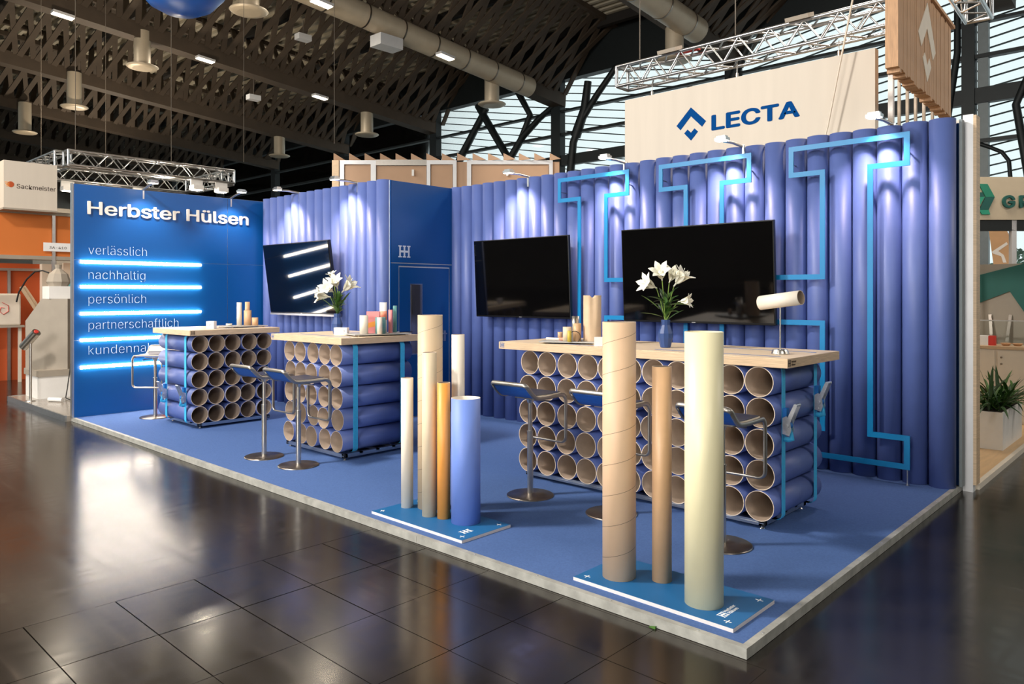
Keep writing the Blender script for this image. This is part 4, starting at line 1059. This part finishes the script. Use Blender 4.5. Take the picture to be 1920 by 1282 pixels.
# square truss ring with lights above the orange stand
truss('square truss ring side along the front, above the blue wall', (-15.9, 1.9, 4.45), (-15.9, 5.5, 4.45), .3, .3, .5, .025, ((.05, 5), (.6, 5)), group='truss ring over the orange stand')
truss('square truss ring side at the back, above the blue wall', (-18.3, 1.9, 4.45), (-18.3, 5.5, 4.45), .3, .3, .5, .025, (), group='truss ring over the orange stand')
truss('short left side of the square truss ring', (-18.1, 1.9, 4.45), (-16.1, 1.9, 4.45), .3, .3, .5, .025, (), group='truss ring over the orange stand')
truss('short right side of the square truss ring', (-18.1, 5.5, 4.45), (-16.1, 5.5, 4.45), .3, .3, .5, .025, (), group='truss ring over the orange stand')
for lab, x, y in (('truss floodlight at the left of the square ring', -18.2, 4.2), ('truss floodlight in the middle of the square ring', -15.8, 4.6), ('truss floodlight at the right of the square ring', -15.8, 5.2), ('truss floodlight at the far side of the square ring', -18.2, 2.6)):
    t = thing('floodlight', lab, 'floodlight', (x, y, 4.05), 0, 'truss floodlights')
    if x > -16 and y < 5:
        l = bpy.data.lights.new('flood_light', 'POINT'); l.energy = 140; l.color = (1, .86, .66); l.shadow_soft_size = .1
        o = bpy.data.objects.new('flood_light', l); COL.objects.link(o); o.parent = t; o.location = (-.3, -.6, -.1)
    MB().box(-.12, .12, -.12, .12, 0, .1).box(-.02, .02, -.14, .14, .08, .26).build('body', 'white', t); MB().box(-.09, .09, -.09, .09, -.01, .0).build('lens', 'lamp_glow', t)
t = thing('tan_stand_corner', 'pale beige block behind the orange stand beside the blue wall', 'stand', (-20, 3.2, 0)); MB().box(-1, 1, -.6, .6, 0, 3.6).box(-1.05, 1.05, -.65, .65, 3.6, 3.7).build('block', 'grey_stand', t)

# ================================================================== things hanging from the roof
ROWS = (6.63, 15.73)
def drop_pipe(label, x, y, zd):
    t = thing('air_outlet', label, 'air outlet', (x, y, zd), 0, 'round air outlets under the roof beams')
    MB().cyl((0, 0, .05), (0, 0, zc(y)+.3-zd), .26, n=24).build('pipe', 'duct', t)
    MB().lathe([(.30, -.035), (.44, -.015), (.50, .03), (.48, .055), (.27, .075)], 32).build('disc', 'duct', t)
names = {-38.6: 'leftmost', -31.6: 'second from left', -24.45: 'third from left', -17.1: 'fourth from left'}
for x in (-38.0, -31.2, -24.4, -17.2): drop_pipe('round air outlet in the nearer row, '+{-38.0: 'leftmost', -31.2: 'second from the left', -24.4: 'third from the left', -17.2: 'rightmost, cut off by the top edge'}[x], x, 6.63, 9.12-.02*0 if x > -30 else 8.95)
for x in (-31.6, -24.49, -17.1, -9.75): drop_pipe('round air outlet in the farther row, '+{-31.6: 'leftmost, above the tan stand', -24.49: 'second from the left', -17.1: 'third from the left', -9.75: 'rightmost, above the truss end'}[x], x, 15.73, 8.3)
def duct(label, x, y0, y1, dz):
    t = thing('air_duct', label, 'air duct', (x, y0, zc(y0)+dz), 0, 'long air ducts')
    v = Vector((0, y1-y0, -CE_S*(y1-y0)))
    MB().cyl((0, 0, 0), tuple(v), .36, n=28).build('pipe', 'duct', t)
    n = int((y1-y0)/1.3)
    for k in range(n):
        q = v*((k+.5)/n); MB().cyl(tuple(q), tuple(q+Vector((0, .04, -.0035))), .375, n=28).build('band', 'steel_dark', t)
duct('long round air duct under the roof, left of the truss', -16.75, -4, 17.3, .1)
duct('short stretch of round air duct at the top edge above the truss', -9.4, 2, 16.4, .1)
def ceil_lamp(label, x, y, z):
    t = thing('ceiling_lamp', label, 'lamp', (x, y, z), 0, 'bright bar lamps under the roof beams'); t.rotation_euler = (ROT, 0, 0)
    MB().box(-.14, .14, -.30, .30, .02, .1).build('housing', 'alu_white', t); MB().box(-.12, .12, -.28, .28, -.0, .02).build('diffuser', 'ceil_lamp', t)
    l = bpy.data.lights.new('ceiling_lamp_light', 'AREA'); l.shape = 'RECTANGLE'; l.size = .24; l.size_y = .56; l.energy = 90; l.color = (1, .9, .76)
    o = bpy.data.objects.new('ceiling_lamp_light', l); COL.objects.link(o); o.parent = t; o.location = (0, 0, -.01)
for lab, x, y, z in (('bright bar lamp nearest the top left corner', -24.02, 4.17, 10.05), ('bright bar lamp in the middle of the left row', -24.02, 8.58, 9.71), ('bright bar lamp at the right of the left row', -24.02, 13.16, 9.29), ('bright bar lamp under the long duct at the top edge', -16.32, 8.29, 9.55), ('bright bar lamp under the long duct near its far end', -16.32, 12.83, 9.14)):
    ceil_lamp(lab, x, y, z)
for lab, x, y, z in (('small white box hanging under the long air duct', -16.7, 10.8, 9.03), ('tiny white box among the dark roof slats', -19.4, 9.6, 9.6), ('tiny white box at the right of the left lamp row', -24.45, 10.6, 8.8)):
    s = .26 if 'long' in lab else .14
    t = thing('junction_box', lab, 'box', (x, y, z), 0, 'boxes under the roof'); MB().box(-s, s, -s*1.6, s*1.6, 0, s*1.3).build('box', 'alu_white', t); MB().cyl((0, 0, s*1.3), (0, 0, zc(y)-z+(.0 if x < -24 else -.27 if 'long' in lab else .5)), .012, n=6).build('rod', 'cable', t)
for k, (x, y) in enumerate(((-19.5, 2.4), (-14.5, 5.1), (-20.5, 4.2), (-11.2, 5.3))):
    tag(MB().cyl((0, 0, 0), (0, 0, zc(y)-4.6), .006, n=6).build('suspension_cable', 'cable', None, (x, y, 4.6)), ('thin suspension cable left of the box sign', 'thin suspension cable above the blue name wall', 'thin suspension cable above the square truss ring', 'thin suspension cable above the tan stand')[k], 'cable')
t = thing('balloon', 'big round blue balloon cut off by the top edge', 'balloon', (-7.55, .72, 4.98))
MB().lathe([(.01, 0), (.2, .025), (.36, .11), (.5, .27), (.56, .48), (.54, .7), (.44, .9), (.25, 1.05), (.02, 1.1)], 40).build('body', 'balloon', t)
MB().cyl((0, 0, 1.09), (0, 0, 5.4), .006, n=6).build('cord', 'cable', t)
# trees outside the facade
for lab, x, h in (('conifer outside the glass at the right edge', -5.9, 3.9), ('dark broad tree outside beside the tan panel', -3.9, 3.3)):
    t = thing('tree', lab, 'tree', (x, 30, 0), 0, 'trees outside')
    MB().cyl((0, 0, 0), (0, 0, h*.8), .08, .03, n=8).build('trunk', 'soil', t)
    r2 = random.Random(int(h*10)); b = MB()
    for k in range(500):
        f_ = r2.random(); rad = (1-f_)*.9+.1 if 'conifer' in lab else math.sqrt(max(.02, 1-(f_*2-1)**2))*.9
        a = r2.uniform(0, 6.28); rr = rad*math.sqrt(r2.random()); c = Vector((rr*math.cos(a), rr*math.sin(a), .6+f_*(h-.6)))
        q = Vector((r2.uniform(-1, 1), r2.uniform(-1, 1), r2.uniform(-1, 1))).normalized(); u_ = q.orthogonal().normalized(); w_ = q.cross(u_)
        b.add([c+u_*.12, c+w_*.07, c-u_*.12, c-w_*.07], [(0, 1, 2, 3)])
    stuff(b.build('foliage', 'tree_leaf', t))

# small extras
t = thing('carton', 'red and white carton on the carpet behind the small counter', 'box', (-8.55, 1.25, .05), .2)
MB().box(-.12, .12, -.28, .28, 0, .17).build('lower_half', 'red', t); MB().box(-.12, .12, -.28, .28, .17, .30).build('upper_half', 'paper', t)
tag(MB().prism([(0, 0), (.035, 0), (.035, .012), (0, .003)], -.012, .0, frame((-.50, -.013, 0), (1, 0, 0), (0, 0, 1))).build('wedge', 'leaf', None, (0, 0, 0)), 'tiny green wedge under the front edge of the platform', 'wedge')
